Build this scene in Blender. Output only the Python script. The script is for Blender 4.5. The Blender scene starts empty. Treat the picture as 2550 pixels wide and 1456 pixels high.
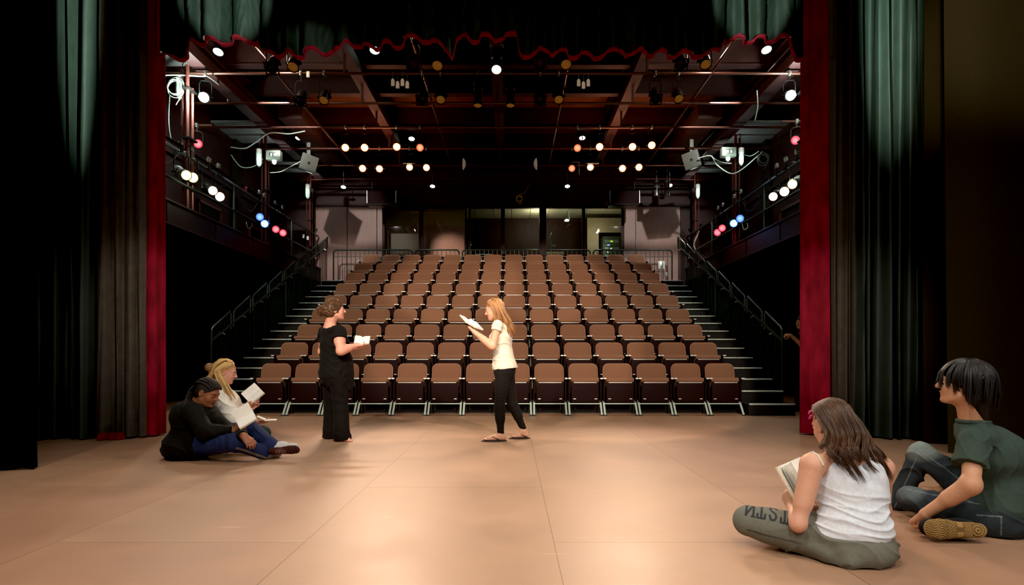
import bpy, bmesh, math, random
import numpy as np
from mathutils import Vector, Matrix, Quaternion

# ------------------------------------------------------------------ scale of the place
F_PX, CX, HY, CAM_H = 1480.0, 1275.0, 885.0, 0.98      # focal length in px of a 2550 px frame, centre, horizon row, eye height
scene = bpy.context.scene
COL = scene.collection
rng = random.Random(7)

def W(px, py, Y):
    """real point at depth Y seen at pixel px, py"""
    return Vector(((px - CX) / F_PX * Y, Y, CAM_H - (py - HY) / F_PX * Y))

def lin(r, g, b):
    def f(c):
        c /= 255.0
        return c / 12.92 if c <= 0.04045 else ((c + 0.055) / 1.055) ** 2.4
    return (f(r), f(g), f(b), 1.0)

# ------------------------------------------------------------------ materials
def mat(name, col, rough=0.6, metal=0.0, nscale=0, namt=0.0, bump=0.0, bscale=None, sheen=0.0, emit=None, estr=0.0, spec=0.5, attr=False, stretch=None, coat=0.0):
    m = bpy.data.materials.new(name); m.use_nodes = True
    nt = m.node_tree; b = nt.nodes['Principled BSDF']; L = nt.links
    c = lin(*col)
    b.inputs['Base Color'].default_value = c
    b.inputs['Roughness'].default_value = rough
    b.inputs['Metallic'].default_value = metal
    b.inputs['Specular IOR Level'].default_value = spec
    if sheen: b.inputs['Sheen Weight'].default_value = sheen; b.inputs['Sheen Roughness'].default_value = 0.45; b.inputs['Sheen Tint'].default_value = tuple(min(1, x * 3 + 0.05) for x in c[:3]) + (1,)
    if coat: b.inputs['Coat Weight'].default_value = coat
    if emit:
        b.inputs['Emission Color'].default_value = lin(*emit); b.inputs['Emission Strength'].default_value = estr
    tc = nt.nodes.new('ShaderNodeTexCoord'); mp = nt.nodes.new('ShaderNodeMapping')
    L.new(tc.outputs['Object'], mp.inputs['Vector'])
    if stretch: mp.inputs['Scale'].default_value = stretch
    src = None
    if attr:
        a = nt.nodes.new('ShaderNodeAttribute'); a.attribute_name = 'Col'; src = a.outputs['Color']
        L.new(src, b.inputs['Base Color'])
    if namt:
        n = nt.nodes.new('ShaderNodeTexNoise'); n.inputs['Scale'].default_value = nscale; n.inputs['Detail'].default_value = 5
        L.new(mp.outputs['Vector'], n.inputs['Vector'])
        r = nt.nodes.new('ShaderNodeMapRange'); r.inputs[1].default_value = 0.3; r.inputs[2].default_value = 0.7
        r.inputs[3].default_value = 1 - namt; r.inputs[4].default_value = 1 + namt
        L.new(n.outputs['Fac'], r.inputs[0])
        mx = nt.nodes.new('ShaderNodeMix'); mx.data_type = 'RGBA'; mx.blend_type = 'MULTIPLY'; mx.inputs[0].default_value = 1
        if src: L.new(src, mx.inputs[6])
        else: mx.inputs[6].default_value = c
        L.new(r.outputs[0], mx.inputs[7]); L.new(mx.outputs[2], b.inputs['Base Color'])
    if bump:
        n2 = nt.nodes.new('ShaderNodeTexNoise'); n2.inputs['Scale'].default_value = bscale or nscale or 60; n2.inputs['Detail'].default_value = 4
        L.new(mp.outputs['Vector'], n2.inputs['Vector'])
        bp = nt.nodes.new('ShaderNodeBump'); bp.inputs['Strength'].default_value = bump; bp.inputs['Distance'].default_value = 0.01
        L.new(n2.outputs['Fac'], bp.inputs['Height']); L.new(bp.outputs['Normal'], b.inputs['Normal'])
    return m

def emission(name, col, strength):
    m = bpy.data.materials.new(name); m.use_nodes = True; nt = m.node_tree
    nt.nodes.remove(nt.nodes['Principled BSDF'])
    e = nt.nodes.new('ShaderNodeEmission'); e.inputs[0].default_value = lin(*col); e.inputs[1].default_value = strength
    nt.links.new(e.outputs[0], nt.nodes['Material Output'].inputs[0])
    return m

def lens_glow(name, core, edge, strength):
    """hot lens: pale centre, coloured rim (facing-based falloff over the domed lens)"""
    m = bpy.data.materials.new(name); m.use_nodes = True; nt = m.node_tree
    nt.nodes.remove(nt.nodes['Principled BSDF'])
    lw = nt.nodes.new('ShaderNodeTexCoord'); vl = nt.nodes.new('ShaderNodeVectorMath'); vl.operation = 'MULTIPLY'; vl.inputs[1].default_value = (1, 0, 1)
    ln = nt.nodes.new('ShaderNodeVectorMath'); ln.operation = 'LENGTH'
    nt.links.new(lw.outputs['Object'], vl.inputs[0]); nt.links.new(vl.outputs[0], ln.inputs[0])
    r = nt.nodes.new('ShaderNodeValToRGB'); r.color_ramp.elements[0].color = lin(*core); r.color_ramp.elements[1].color = lin(*edge)
    r.color_ramp.elements[0].position = 0.03; r.color_ramp.elements[1].position = 0.085
    nt.links.new(ln.outputs['Value'], r.inputs[0])
    e = nt.nodes.new('ShaderNodeEmission'); e.inputs[1].default_value = strength
    nt.links.new(r.outputs[0], e.inputs[0]); nt.links.new(e.outputs[0], nt.nodes['Material Output'].inputs[0])
    return m

def glass_mat():
    m = bpy.data.materials.new('booth_glass'); m.use_nodes = True; nt = m.node_tree
    nt.nodes.remove(nt.nodes['Principled BSDF'])
    t = nt.nodes.new('ShaderNodeBsdfTransparent'); t.inputs[0].default_value = (0.86, 0.9, 0.86, 1)
    g = nt.nodes.new('ShaderNodeBsdfGlossy'); g.inputs['Roughness'].default_value = 0.02
    f = nt.nodes.new('ShaderNodeFresnel'); f.inputs[0].default_value = 1.5
    mx = nt.nodes.new('ShaderNodeMixShader')
    nt.links.new(f.outputs[0], mx.inputs[0]); nt.links.new(t.outputs[0], mx.inputs[1]); nt.links.new(g.outputs[0], mx.inputs[2])
    nt.links.new(mx.outputs[0], nt.nodes['Material Output'].inputs[0])
    return m

M = {}
M['black_cloth'] = mat('black_cloth', (11, 10, 9), 0.95, nscale=30, namt=0.3, bump=0.2, bscale=220, sheen=0.08, spec=0.1)
M['olive_cloth'] = mat('olive_velour', (42, 36, 25), 0.95, nscale=160, namt=0.25, bump=0.2, bscale=300, sheen=0.12, spec=0.1)
M['lining'] = mat('green_black_lining', (34, 41, 36), 0.6, nscale=8, namt=0.15, bump=0.35, bscale=26, spec=0.3, stretch=(1, 1, 0.5))
M['taupe'] = mat('taupe_lining', (62, 56, 49), 0.8, nscale=12, namt=0.15, bump=0.2, bscale=40, spec=0.2)
M['velvet'] = mat('red_velvet', (112, 15, 32), 0.9, nscale=9, namt=0.4, bump=0.3, bscale=90, sheen=0.15, spec=0.2, stretch=(1, 1, 0.35))
M['hem_red'] = mat('red_velvet_hem', (128, 22, 40), 0.85, nscale=20, namt=0.3, sheen=0.3, spec=0.2)
M['plush'] = mat('brown_plush', (130, 93, 72), 0.92, nscale=260, namt=0.12, bump=0.15, bscale=400, sheen=0.8, spec=0.15)
M['piping'] = mat('light_brown_piping', (156, 116, 92), 0.9, nscale=200, namt=0.1, sheen=0.4, spec=0.15)
M['shell'] = mat('dark_maroon_plastic', (30, 12, 14), 0.7, nscale=40, namt=0.1, spec=0.15)
M['seat_trim'] = mat('pale_steel_trim', (235, 238, 230), 0.35, 0.15, nscale=40, namt=0.04)
M['chrome'] = mat('bright_steel', (190, 195, 190), 0.28, 0.9, nscale=60, namt=0.06)
M['leg_paint'] = mat('grey_green_leg_paint', (190, 210, 198), 0.5, 0.1, nscale=60, namt=0.08)
M['dark_metal'] = mat('dark_metal', (20, 20, 20), 0.45, 0.3, nscale=50, namt=0.15)
M['rail'] = mat('black_green_rail_paint', (50, 63, 56), 0.35, 0.3, nscale=50, namt=0.1)
M['nosing'] = mat('worn_aluminium_nosing', (215, 225, 212), 0.45, 0.25, nscale=45, namt=0.35)
M['riser'] = mat('black_riser', (9, 9, 9), 0.7, nscale=30, namt=0.3)
M['maroon'] = mat('maroon_paint', (46, 19, 19), 0.65, nscale=4, namt=0.25, bump=0.05, bscale=120)
M['fascia'] = mat('dark_fascia', (26, 12, 13), 0.7, nscale=4, namt=0.2)
M['maroon_pipe'] = mat('maroon_pipe_paint', (88, 46, 40), 0.38, 0.25, nscale=30, namt=0.15)
M['pipe'] = mat('grid_pipe_paint', (84, 54, 46), 0.32, 0.55, nscale=30, namt=0.15)
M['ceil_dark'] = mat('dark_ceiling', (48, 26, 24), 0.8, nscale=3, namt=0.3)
M['ceil_panel'] = mat('grey_soffit', (110, 112, 110), 0.6, nscale=5, namt=0.12)
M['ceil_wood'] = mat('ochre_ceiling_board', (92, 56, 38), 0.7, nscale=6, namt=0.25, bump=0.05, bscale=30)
M['panel_wood'] = mat('rosy_wall_panel', (158, 124, 115), 0.5, nscale=6, namt=0.1, stretch=(6, 6, 0.6))
M['cream_wall'] = mat('tan_booth_wall', (165, 150, 120), 0.7, nscale=8, namt=0.08)
M['tile'] = mat('booth_ceiling_tile', (190, 180, 150), 0.8, nscale=50, namt=0.08)
M['white_plastic'] = mat('white_plastic', (225, 228, 220), 0.4, nscale=30, namt=0.04)
M['grey_box'] = mat('grey_enamel', (150, 165, 155), 0.45, 0.1, nscale=30, namt=0.08)
M['speaker_grey'] = mat('speaker_grey', (74, 80, 74), 0.55, 0.1, nscale=40, namt=0.08)
M['rack'] = mat('rack_grey', (95, 105, 85), 0.5, 0.2, nscale=30, namt=0.2)
M['cable'] = mat('pale_cable', (170, 185, 175), 0.5, nscale=30, namt=0.1)
M['dark_cable'] = mat('dark_cable', (60, 66, 62), 0.5, nscale=30, namt=0.1)
M['yellow_cable'] = mat('yellow_cable', (190, 165, 80), 0.5, nscale=30, namt=0.1)
M['brick'] = None
M['glass'] = glass_mat()
M['cage_glass'] = mat('ribbed_glass', (215, 235, 220), 0.15, nscale=40, namt=0.1, emit=(200, 255, 225), estr=0.55)
M['paper'] = mat('book_paper', (248, 245, 236), 0.85, nscale=40, namt=0.05)
M['page_edge'] = mat('book_page_edges', (226, 214, 186), 0.9, nscale=200, namt=0.2, stretch=(1, 1, 1))
M['cover'] = mat('book_cover', (214, 206, 186), 0.6, nscale=20, namt=0.08)
M['lamp_black'] = mat('lamp_black', (16, 16, 17), 0.35, 0.4, nscale=60, namt=0.2)
M['lamp_silver'] = mat('lamp_silver', (150, 160, 155), 0.25, 0.8, nscale=60, namt=0.2)
M['lens_amber'] = mat('amber_lens', (190, 140, 70), 0.25, nscale=60, namt=0.6, bump=0.8, bscale=90, emit=(190, 130, 60), estr=0.12)  # faint glow put into the lens colour though these lamps are unlit
M['lens_blue'] = mat('dark_blue_lens', (28, 34, 70), 0.15, nscale=70, namt=0.9, bump=0.8, bscale=90)
M['g_orange'] = lens_glow('orange_lit_lens', (255, 236, 190), (255, 96, 34), 4)
M['g_dimorange'] = lens_glow('dim_orange_lens', (255, 190, 140), (220, 90, 45), 1.1)
M['g_white'] = lens_glow('white_lit_lens', (255, 255, 250), (235, 255, 240), 14)
M['g_down'] = emission('downlight_glow', (236, 255, 236), 5)
M['g_warm'] = lens_glow('warm_lit_lens', (255, 252, 240), (255, 200, 160), 4)
M['g_yellow'] = lens_glow('yellow_lit_lens', (255, 252, 225), (225, 225, 110), 3)
M['g_blue'] = lens_glow('blue_lit_lens', (200, 240, 255), (30, 110, 255), 3.5)
M['g_dimblue'] = lens_glow('pale_blue_lit_lens', (150, 200, 255), (40, 100, 240), 1.4)
M['g_red'] = lens_glow('red_lit_lens', (255, 150, 160), (225, 20, 60), 1.4)
M['led_green'] = emission('green_led', (170, 230, 20), 1.5)
M['led_blue'] = emission('blue_led', (120, 170, 255), 2)

def brick_mat():
    m = bpy.data.materials.new('dark_brick'); m.use_nodes = True; nt = m.node_tree; b = nt.nodes['Principled BSDF']
    g = nt.nodes.new('ShaderNodeNewGeometry'); sp = nt.nodes.new('ShaderNodeSeparateXYZ'); cb = nt.nodes.new('ShaderNodeCombineXYZ')
    nt.links.new(g.outputs['Position'], sp.inputs[0]); nt.links.new(sp.outputs['Y'], cb.inputs['X']); nt.links.new(sp.outputs['Z'], cb.inputs['Y'])
    k = nt.nodes.new('ShaderNodeTexBrick'); k.inputs['Scale'].default_value = 1; k.inputs['Brick Width'].default_value = 0.21; k.inputs['Row Height'].default_value = 0.075; k.inputs['Mortar Size'].default_value = 0.008
    k.inputs['Color1'].default_value = lin(40, 30, 27); k.inputs['Color2'].default_value = lin(28, 22, 20); k.inputs['Mortar'].default_value = lin(20, 17, 15)
    nt.links.new(cb.outputs[0], k.inputs['Vector']); nt.links.new(k.outputs['Color'], b.inputs['Base Color'])
    b.inputs['Roughness'].default_value = 0.8
    bp = nt.nodes.new('ShaderNodeBump'); bp.inputs['Strength'].default_value = 0.6; bp.invert = True; bp.inputs['Distance'].default_value = 0.01
    nt.links.new(k.outputs['Fac'], bp.inputs['Height']); nt.links.new(bp.outputs['Normal'], b.inputs['Normal'])
    return m
M['brick'] = brick_mat()

def floor_mat():
    """brown hardboard sheets 1.31 x 2.62 m with thin seams, scuffs and a soft sheen"""
    m = bpy.data.materials.new('hardboard_stage_floor'); m.use_nodes = True; nt = m.node_tree; b = nt.nodes['Principled BSDF']; L = nt.links
    g = nt.nodes.new('ShaderNodeNewGeometry'); sp = nt.nodes.new('ShaderNodeSeparateXYZ'); L.new(g.outputs['Position'], sp.inputs[0])
    cb = nt.nodes.new('ShaderNodeCombineXYZ')
    sx = nt.nodes.new('ShaderNodeMath'); sx.operation = 'SUBTRACT'; sx.inputs[1].default_value = 3.12; L.new(sp.outputs['Y'], sx.inputs[0])
    sy = nt.nodes.new('ShaderNodeMath'); sy.operation = 'ADD'; sy.inputs[1].default_value = 1.09; L.new(sp.outputs['X'], sy.inputs[0])
    L.new(sx.outputs[0], cb.inputs['X']); L.new(sy.outputs[0], cb.inputs['Y'])
    k = nt.nodes.new('ShaderNodeTexBrick'); k.inputs['Scale'].default_value = 1; k.inputs['Brick Width'].default_value = 2.62; k.inputs['Row Height'].default_value = 1.31
    k.inputs['Mortar Size'].default_value = 0.0016; k.inputs['Mortar Smooth'].default_value = 0.0; k.inputs['Bias'].default_value = 0.0
    k.inputs['Color1'].default_value = lin(176, 139, 111); k.inputs['Color2'].default_value = lin(170, 130, 104); k.inputs['Mortar'].default_value = lin(96, 66, 48)
    L.new(cb.outputs[0], k.inputs['Vector'])
    n = nt.nodes.new('ShaderNodeTexNoise'); n.inputs['Scale'].default_value = 1.3; n.inputs['Detail'].default_value = 8; n.inputs['Roughness'].default_value = 0.65
    L.new(g.outputs['Position'], n.inputs['Vector'])
    r = nt.nodes.new('ShaderNodeMapRange'); r.inputs[1].default_value = 0.25; r.inputs[2].default_value = 0.75; r.inputs[3].default_value = 0.84; r.inputs[4].default_value = 1.14
    L.new(n.outputs['Fac'], r.inputs[0])
    mx = nt.nodes.new('ShaderNodeMix'); mx.data_type = 'RGBA'; mx.blend_type = 'MULTIPLY'; mx.inputs[0].default_value = 1
    L.new(k.outputs['Color'], mx.inputs[6]); L.new(r.outputs[0], mx.inputs[7])
    # scuffs: thin pale streaks
    mp = nt.nodes.new('ShaderNodeMapping'); mp.inputs['Rotation'].default_value = (0, 0, 0.6); mp.inputs['Scale'].default_value = (1.0, 9, 1); L.new(g.outputs['Position'], mp.inputs['Vector'])
    n2 = nt.nodes.new('ShaderNodeTexNoise'); n2.inputs['Scale'].default_value = 2.4; n2.inputs['Detail'].default_value = 6; L.new(mp.outputs[0], n2.inputs['Vector'])
    r2 = nt.nodes.new('ShaderNodeMapRange'); r2.inputs[1].default_value = 0.66; r2.inputs[2].default_value = 0.76; r2.inputs[3].default_value = 0; r2.inputs[4].default_value = 0.35; L.new(n2.outputs['Fac'], r2.inputs[0])
    mx2 = nt.nodes.new('ShaderNodeMix'); mx2.data_type = 'RGBA'; mx2.inputs[7].default_value = lin(214, 178, 142)
    L.new(r2.outputs[0], mx2.inputs[0]); L.new(mx.outputs[2], mx2.inputs[6])
    v = nt.nodes.new('ShaderNodeTexVoronoi'); v.inputs['Scale'].default_value = 2.2; L.new(g.outputs['Position'], v.inputs['Vector'])
    r3 = nt.nodes.new('ShaderNodeMapRange'); r3.inputs[1].default_value = 0.012; r3.inputs[2].default_value = 0.02; r3.inputs[3].default_value = 0.55; r3.inputs[4].default_value = 0; L.new(v.outputs['Distance'], r3.inputs[0])
    mx3 = nt.nodes.new('ShaderNodeMix'); mx3.data_type = 'RGBA'; mx3.inputs[7].default_value = lin(90, 58, 42)
    L.new(r3.outputs[0], mx3.inputs[0]); L.new(mx2.outputs[2], mx3.inputs[6]); L.new(mx3.outputs[2], b.inputs['Base Color'])
    r4 = nt.nodes.new('ShaderNodeMapRange'); r4.inputs[1].default_value = 0.3; r4.inputs[2].default_value = 0.7; r4.inputs[3].default_value = 0.36; r4.inputs[4].default_value = 0.5; L.new(n.outputs['Fac'], r4.inputs[0]); L.new(r4.outputs[0], b.inputs['Roughness'])
    b.inputs['Specular IOR Level'].default_value = 0.35
    n3 = nt.nodes.new('ShaderNodeTexNoise'); n3.inputs['Scale'].default_value = 40; L.new(g.outputs['Position'], n3.inputs['Vector'])
    bp = nt.nodes.new('ShaderNodeBump'); bp.inputs['Strength'].default_value = 0.06; bp.inputs['Distance'].default_value = 0.01; L.new(n3.outputs['Fac'], bp.inputs['Height']); L.new(bp.outputs['Normal'], b.inputs['Normal'])
    return m
M['floor'] = floor_mat()

# ------------------------------------------------------------------ mesh helpers
class MB:
    """collects shapes and links them as ONE mesh object"""
    def __init__(s): s.v = []; s.f = []; s.m = []; s.cur = 0
    def add(s, vs, fs):
        o = len(s.v); s.v += [tuple(x) for x in vs]; s.f += [tuple(i + o for i in f) for f in fs]; s.m += [s.cur] * len(fs); return s
    def box(s, x0, x1, y0, y1, z0, z1):
        return s.add([(x0, y0, z0), (x1, y0, z0), (x1, y1, z0), (x0, y1, z0), (x0, y0, z1), (x1, y0, z1), (x1, y1, z1), (x0, y1, z1)],
                     [(0, 3, 2, 1), (4, 5, 6, 7), (0, 1, 5, 4), (1, 2, 6, 5), (2, 3, 7, 6), (3, 0, 4, 7)])
    def bevbox(s, x0, x1, y0, y1, z0, z1, b):
        bm = bmesh.new(); bmesh.ops.create_cube(bm, size=1)
        for v in bm.verts: v.co = Vector(((x0 + x1) / 2 + v.co.x * (x1 - x0), (y0 + y1) / 2 + v.co.y * (y1 - y0), (z0 + z1) / 2 + v.co.z * (z1 - z0)))
        bmesh.ops.bevel(bm, geom=bm.edges[:], offset=b, segments=2, affect='EDGES', profile=0.6)
        bm.verts.index_update(); s.add([v.co for v in bm.verts], [[v.index for v in f.verts] for f in bm.faces]); bm.free(); return s
    def tube(s, pts, r, n=8, caps=True, closed=False):
        pts = [Vector(p) for p in pts]; K = len(pts)
        rr = r if isinstance(r, (list, tuple)) else [r] * K
        vs = []; up = None
        for i, p in enumerate(pts):
            if closed: t = pts[(i + 1) % K] - pts[i - 1]
            else: t = (pts[min(i + 1, K - 1)] - pts[max(i - 1, 0)])
            if t.length < 1e-9: t = Vector((0, 0, 1))
            t.normalize()
            if up is None:
                up = Vector((0, 0, 1)) if abs(t.z) < 0.9 else Vector((1, 0, 0))
            up = up - t * up.dot(t)
            if up.length < 1e-6: up = t.orthogonal()
            up.normalize(); w = t.cross(up)
            for j in range(n):
                a = 2 * math.pi * j / n
                vs.append(p + (up * math.cos(a) + w * math.sin(a)) * rr[i])
        fs = []
        for i in range(K if closed else K - 1):
            i2 = (i + 1) % K
            for j in range(n):
                fs.append((i * n + j, i * n + (j + 1) % n, i2 * n + (j + 1) % n, i2 * n + j))
        if caps and not closed:
            fs.append(tuple(range(n - 1, -1, -1))); fs.append(tuple((K - 1) * n + j for j in range(n)))
        return s.add(vs, fs)
    def lathe(s, prof, n=20, axis='z', origin=(0, 0, 0), close=False):
        """prof: list of (r, h) along the axis"""
        vs = []; O = Vector(origin)
        for r, h in prof:
            for j in range(n):
                a = 2 * math.pi * j / n; c, q = math.cos(a) * r, math.sin(a) * r
                vs.append(O + (Vector((c, q, h)) if axis == 'z' else Vector((c, h, q))))
        fs = []
        for i in range(len(prof) - 1):
            for j in range(n):
                q = (i * n + j, i * n + (j + 1) % n, (i + 1) * n + (j + 1) % n, (i + 1) * n + j)
                fs.append(q if axis == 'z' else q[::-1])
        fs.append(tuple(range(n))); fs.append(tuple((len(prof) - 1) * n + j for j in range(n)))
        return s.add(vs, fs)
    def build(s, name, m, parent=None, smooth=True, loc=None, auto=35):
        me = bpy.data.meshes.new(name); me.from_pydata(s.v, [], s.f)
        for x in (m if isinstance(m, list) else [m]): me.materials.append(x)
        if isinstance(m, list): me.polygons.foreach_set('material_index', s.m)
        if smooth:
            me.polygons.foreach_set('use_smooth', [True] * len(me.polygons))
            try: me.set_sharp_from_angle(angle=math.radians(auto))
            except Exception: pass
        me.update()
        o = bpy.data.objects.new(name, me); COL.objects.link(o)
        if parent: o.parent = parent
        if loc is not None: o.location = loc
        return o

def tag(o, label, cat=None, group=None, kind=None):
    o['label'] = label
    if cat: o['category'] = cat
    if group: o['group'] = group
    if kind: o['kind'] = kind
    return o

def thing(name, label, cat, loc=(0, 0, 0), group=None, rz=0):
    o = bpy.data.objects.new(name, None); COL.objects.link(o); o.location = loc; o.rotation_euler = (0, 0, rz); o.empty_display_size = 0.1
    return tag(o, label, cat, group)

def copy_tree(o, parent=None, first=True):
    c = o.copy(); COL.objects.link(c)
    if parent: c.parent = parent
    for ch in list(o.children): copy_tree(ch, c, False)
    return c

def structure(name, mb, m, label, smooth=False):
    o = mb.build(name, m, smooth=smooth); return tag(o, label, None, None, 'structure')

ORD = 'first second third fourth fifth sixth seventh eighth ninth tenth eleventh twelfth thirteenth fourteenth fifteenth sixteenth'.split()

def spot(name, loc, target, energy, angle, col=(1, 1, 1), blend=0.4, radius=0.08):
    l = bpy.data.lights.new(name, 'SPOT'); l.energy = energy; l.spot_size = math.radians(angle); l.spot_blend = blend; l.color = col; l.shadow_soft_size = radius
    o = bpy.data.objects.new(name, l); COL.objects.link(o); o.location = loc
    o.rotation_euler = (Vector(target) - Vector(loc)).to_track_quat('-Z', 'Y').to_euler(); return o
def point(name, loc, energy, col=(1, 1, 1), radius=0.06):
    l = bpy.data.lights.new(name, 'POINT'); l.energy = energy; l.color = col; l.shadow_soft_size = radius
    o = bpy.data.objects.new(name, l); COL.objects.link(o); o.location = loc; return o
def area(name, loc, target, energy, size, col=(1, 1, 1), spread=180):
    l = bpy.data.lights.new(name, 'AREA'); l.energy = energy; l.size = size; l.color = col; l.spread = math.radians(spread)
    o = bpy.data.objects.new(name, l); COL.objects.link(o); o.location = loc
    o.rotation_euler = (Vector(target) - Vector(loc)).to_track_quat('-Z', 'Y').to_euler(); return o
# ------------------------------------------------------------------ the room
XC = -0.25
GL, GR = -5.9, 5.35                      # inner edges of the two side galleries
WL, WR = -7.2, 6.65
YB = 18.2                                # booth wall
PIPE_Y = [9.7, 11.0, 12.3, 13.6, 15.0, 16.35, 17.6]
PIPE_Z = 6.2

structure('floor', MB().box(-14, 14, -4, 21, -0.1, 0), M['floor'], 'brown hardboard stage floor with thin seams and scuffs')
structure('ceiling', MB().box(WL, WR, 7.9, YB + 0.1, 7.4, 7.5), M['ceil_wood'], 'dark ochre boarded ceiling above the seats')
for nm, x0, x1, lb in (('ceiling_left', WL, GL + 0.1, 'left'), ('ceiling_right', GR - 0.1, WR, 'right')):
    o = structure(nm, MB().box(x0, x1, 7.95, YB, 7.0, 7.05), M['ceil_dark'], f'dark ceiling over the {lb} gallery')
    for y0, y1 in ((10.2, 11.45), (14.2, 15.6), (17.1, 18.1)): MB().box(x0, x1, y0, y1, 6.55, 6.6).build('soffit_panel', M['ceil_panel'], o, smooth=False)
mb = MB().box(WL - 0.1, WL, 7.9, YB + 2.5, 3.6, 7.5); structure('wall_left', mb, M['maroon'], 'dark maroon wall behind the left gallery')
mb = MB().box(WR, WR + 0.1, 7.9, YB + 2.5, 3.6, 7.5); structure('wall_right', mb, M['maroon'], 'dark maroon wall behind the right gallery')
mb = MB().box(WL - 0.1, WL, 7.9, YB + 2.5, 0, 3.6); structure('wall_left_lower', mb, M['brick'], 'dark brick wall under the left gallery')
mb = MB().box(WR, WR + 0.1, 7.9, YB + 2.5, 0, 3.6); structure('wall_right_lower', mb, M['brick'], 'dark brick wall under the right gallery')
mb = MB().box(-12, -4.95, 7.7, 7.9, 0, 8).box(4.25, 12, 7.7, 7.9, 0, 8).box(-4.95, 4.25, 7.7, 7.9, 5.6, 8)
structure('wall_proscenium', mb, M['riser'], 'black proscenium wall around the stage opening')
# booth wall
mb = MB().box(WL, WR, YB, YB + 0.12, 5.53, 7.5).box(-4.06, 3.44, YB, YB + 0.12, 2.6, 4.0)
structure('wall_back', mb, M['maroon'], 'dark maroon booth wall above and below the windows')
mb = MB()
for x0, x1 in ((-6.05, -5.05), (-5.04, -4.14)): mb.box(x0, x1 - 0.012, YB + 0.01, YB + 0.08, 2.6, 5.53)
mb.box(-4.13, -3.98, YB + 0.01, YB + 0.08, 2.6, 5.53)
structure('wall_panel_left', mb, M['panel_wood'], 'pale rosy wall panel left of the booth windows')
mb = MB().box(3.44, 3.78, YB + 0.01, YB + 0.08, 2.6, 5.53).box(3.795, 5.15, YB + 0.01, YB + 0.08, 2.6, 5.53)
structure('wall_panel_right', mb, M['panel_wood'], 'pale rosy wall panel right of the booth windows')
mb = MB().box(WL, -6.06, YB, YB + 0.1, 2.6, 5.53).box(5.16, WR, YB, YB + 0.1, 2.6, 5.53)
structure('wall_back_side', mb, M['maroon'], 'dark maroon wall ends at both back corners')
wins = [(-3.9, -2.85), (-2.73, -1.45), (-1.27, -0.34), (-0.22, 0.84), (1.05, 2.15), (2.24, 3.36)]
for i, (x0, x1) in enumerate(wins):
    z0, z1 = 4.0, 5.53
    fr = MB()
    a, b_ = 0.06, 0.05
    fr.box(x0 - a, x0, YB, YB + 0.12, z0, z1).box(x1, x1 + a, YB, YB + 0.12, z0, z1).box(x0 - a, x1 + a, YB, YB + 0.12, z0 - 0.05, z0).box(x0 - a, x1 + a, YB + 0.0, YB + 0.12, z1 - 0.03, z1 + 0.03)
    if i == 4: fr.box(x0 - 0.15, x0 - a, YB - 0.02, YB + 0.1, 2.6, z1)
    o = structure(f'window_{i+1}', fr, M['maroon'], f'booth window with dark maroon frame, {ORD[i]} from the left')
    g = MB().box(x0, x1, YB + 0.05, YB + 0.058, z0, z1).build('pane', M['glass'], o, smooth=False)
    MB().box(x0, x1, YB + 0.0, YB + 0.05, z0, z0 + 0.015).build('sill', M['nosing'], o, smooth=False)
# booth interior
mb = MB().box(-4.3, 3.6, 20.1, 20.2, 2.6, 5.7); structure('wall_booth_back', mb, M['maroon'], 'dark back wall inside the control booth')
cl = MB()
for k in range(13):
    x = -4.2 + k * 0.6; cl.box(x, x + 0.585, YB + 0.12, 19.1, 5.62, 5.66).box(x, x + 0.585, 19.115, 20.1, 5.62, 5.66)
structure('ceiling_booth', cl, M['tile'], 'pale tiled ceiling inside the control booth')
mb = MB().box(2.45, 2.78, 19.3, 19.4, 2.6, 5.45).box(2.78, 3.6, 19.3, 19.4, 5.0, 5.45)
structure('wall_booth_right', mb, M['cream_wall'], 'tan wall with doorway inside the booth behind the last window')
mb = MB().box(2.75, 2.81, 19.27, 19.3, 2.6, 5.03).box(2.81, 3.6, 19.27, 19.3, 4.97, 5.03)
structure('trim_booth_door', mb, M['cream_wall'], 'pale door casing inside the booth')
mb = MB().box(-4.2, -1.5, 18.75, 18.8, 2.6, 5.08); structure('wall_booth_reflection', mb, M['panel_wood'], 'rosy brown panel added for the red reflection in the two left booth windows')  # rosy panel set behind the panes to imitate their reddish reflection
structure('ceiling_booth_bulkhead', MB().box(-4.2, -1.5, 18.75, 18.8, 5.08, 5.62), M['cream_wall'], 'tan bulkhead over the added panel behind the left windows')
structure('floor_booth', MB().box(WL, WR, YB - 0.0, 20.2, 2.5, 2.6), M['riser'], 'dark booth floor')

# beams
for i, x in enumerate((-3.1, -0.3, 2.5)):
    structure('ceiling_beam', MB().box(x - 0.11, x + 0.11, 8, YB, 6.55, 6.75).box(x - 0.03, x + 0.03, 8, YB, 6.75, 7.2).box(x - 0.11, x + 0.11, 8, YB, 7.2, 7.4), M['maroon'], f'maroon steel ceiling beam running away, {ORD[i]} from the left')
for i, (x, lb) in enumerate(((GL + 0.12, 'left'), (GR - 0.12, 'right'))):
    structure('ceiling_beam', MB().box(x - 0.13, x + 0.13, 8, YB, 6.3, 6.33).box(x - 0.02, x + 0.02, 8, YB, 6.33, 6.62).box(x - 0.13, x + 0.13, 8, YB, 6.62, 6.65), M['maroon'], f'steel beam along the edge of the {lb} gallery ceiling')
for i, y in enumerate((10.3, 12.1, 13.4, 15.4, 17.2)):
    structure('ceiling_beam', MB().box(GL, GR, y - 0.09, y + 0.09, 6.85, 6.88).box(GL, GR, y - 0.02, y + 0.02, 6.88, 7.4), M['maroon'], f'maroon cross joist under the ceiling, {ORD[i]} from the stage')
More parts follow.
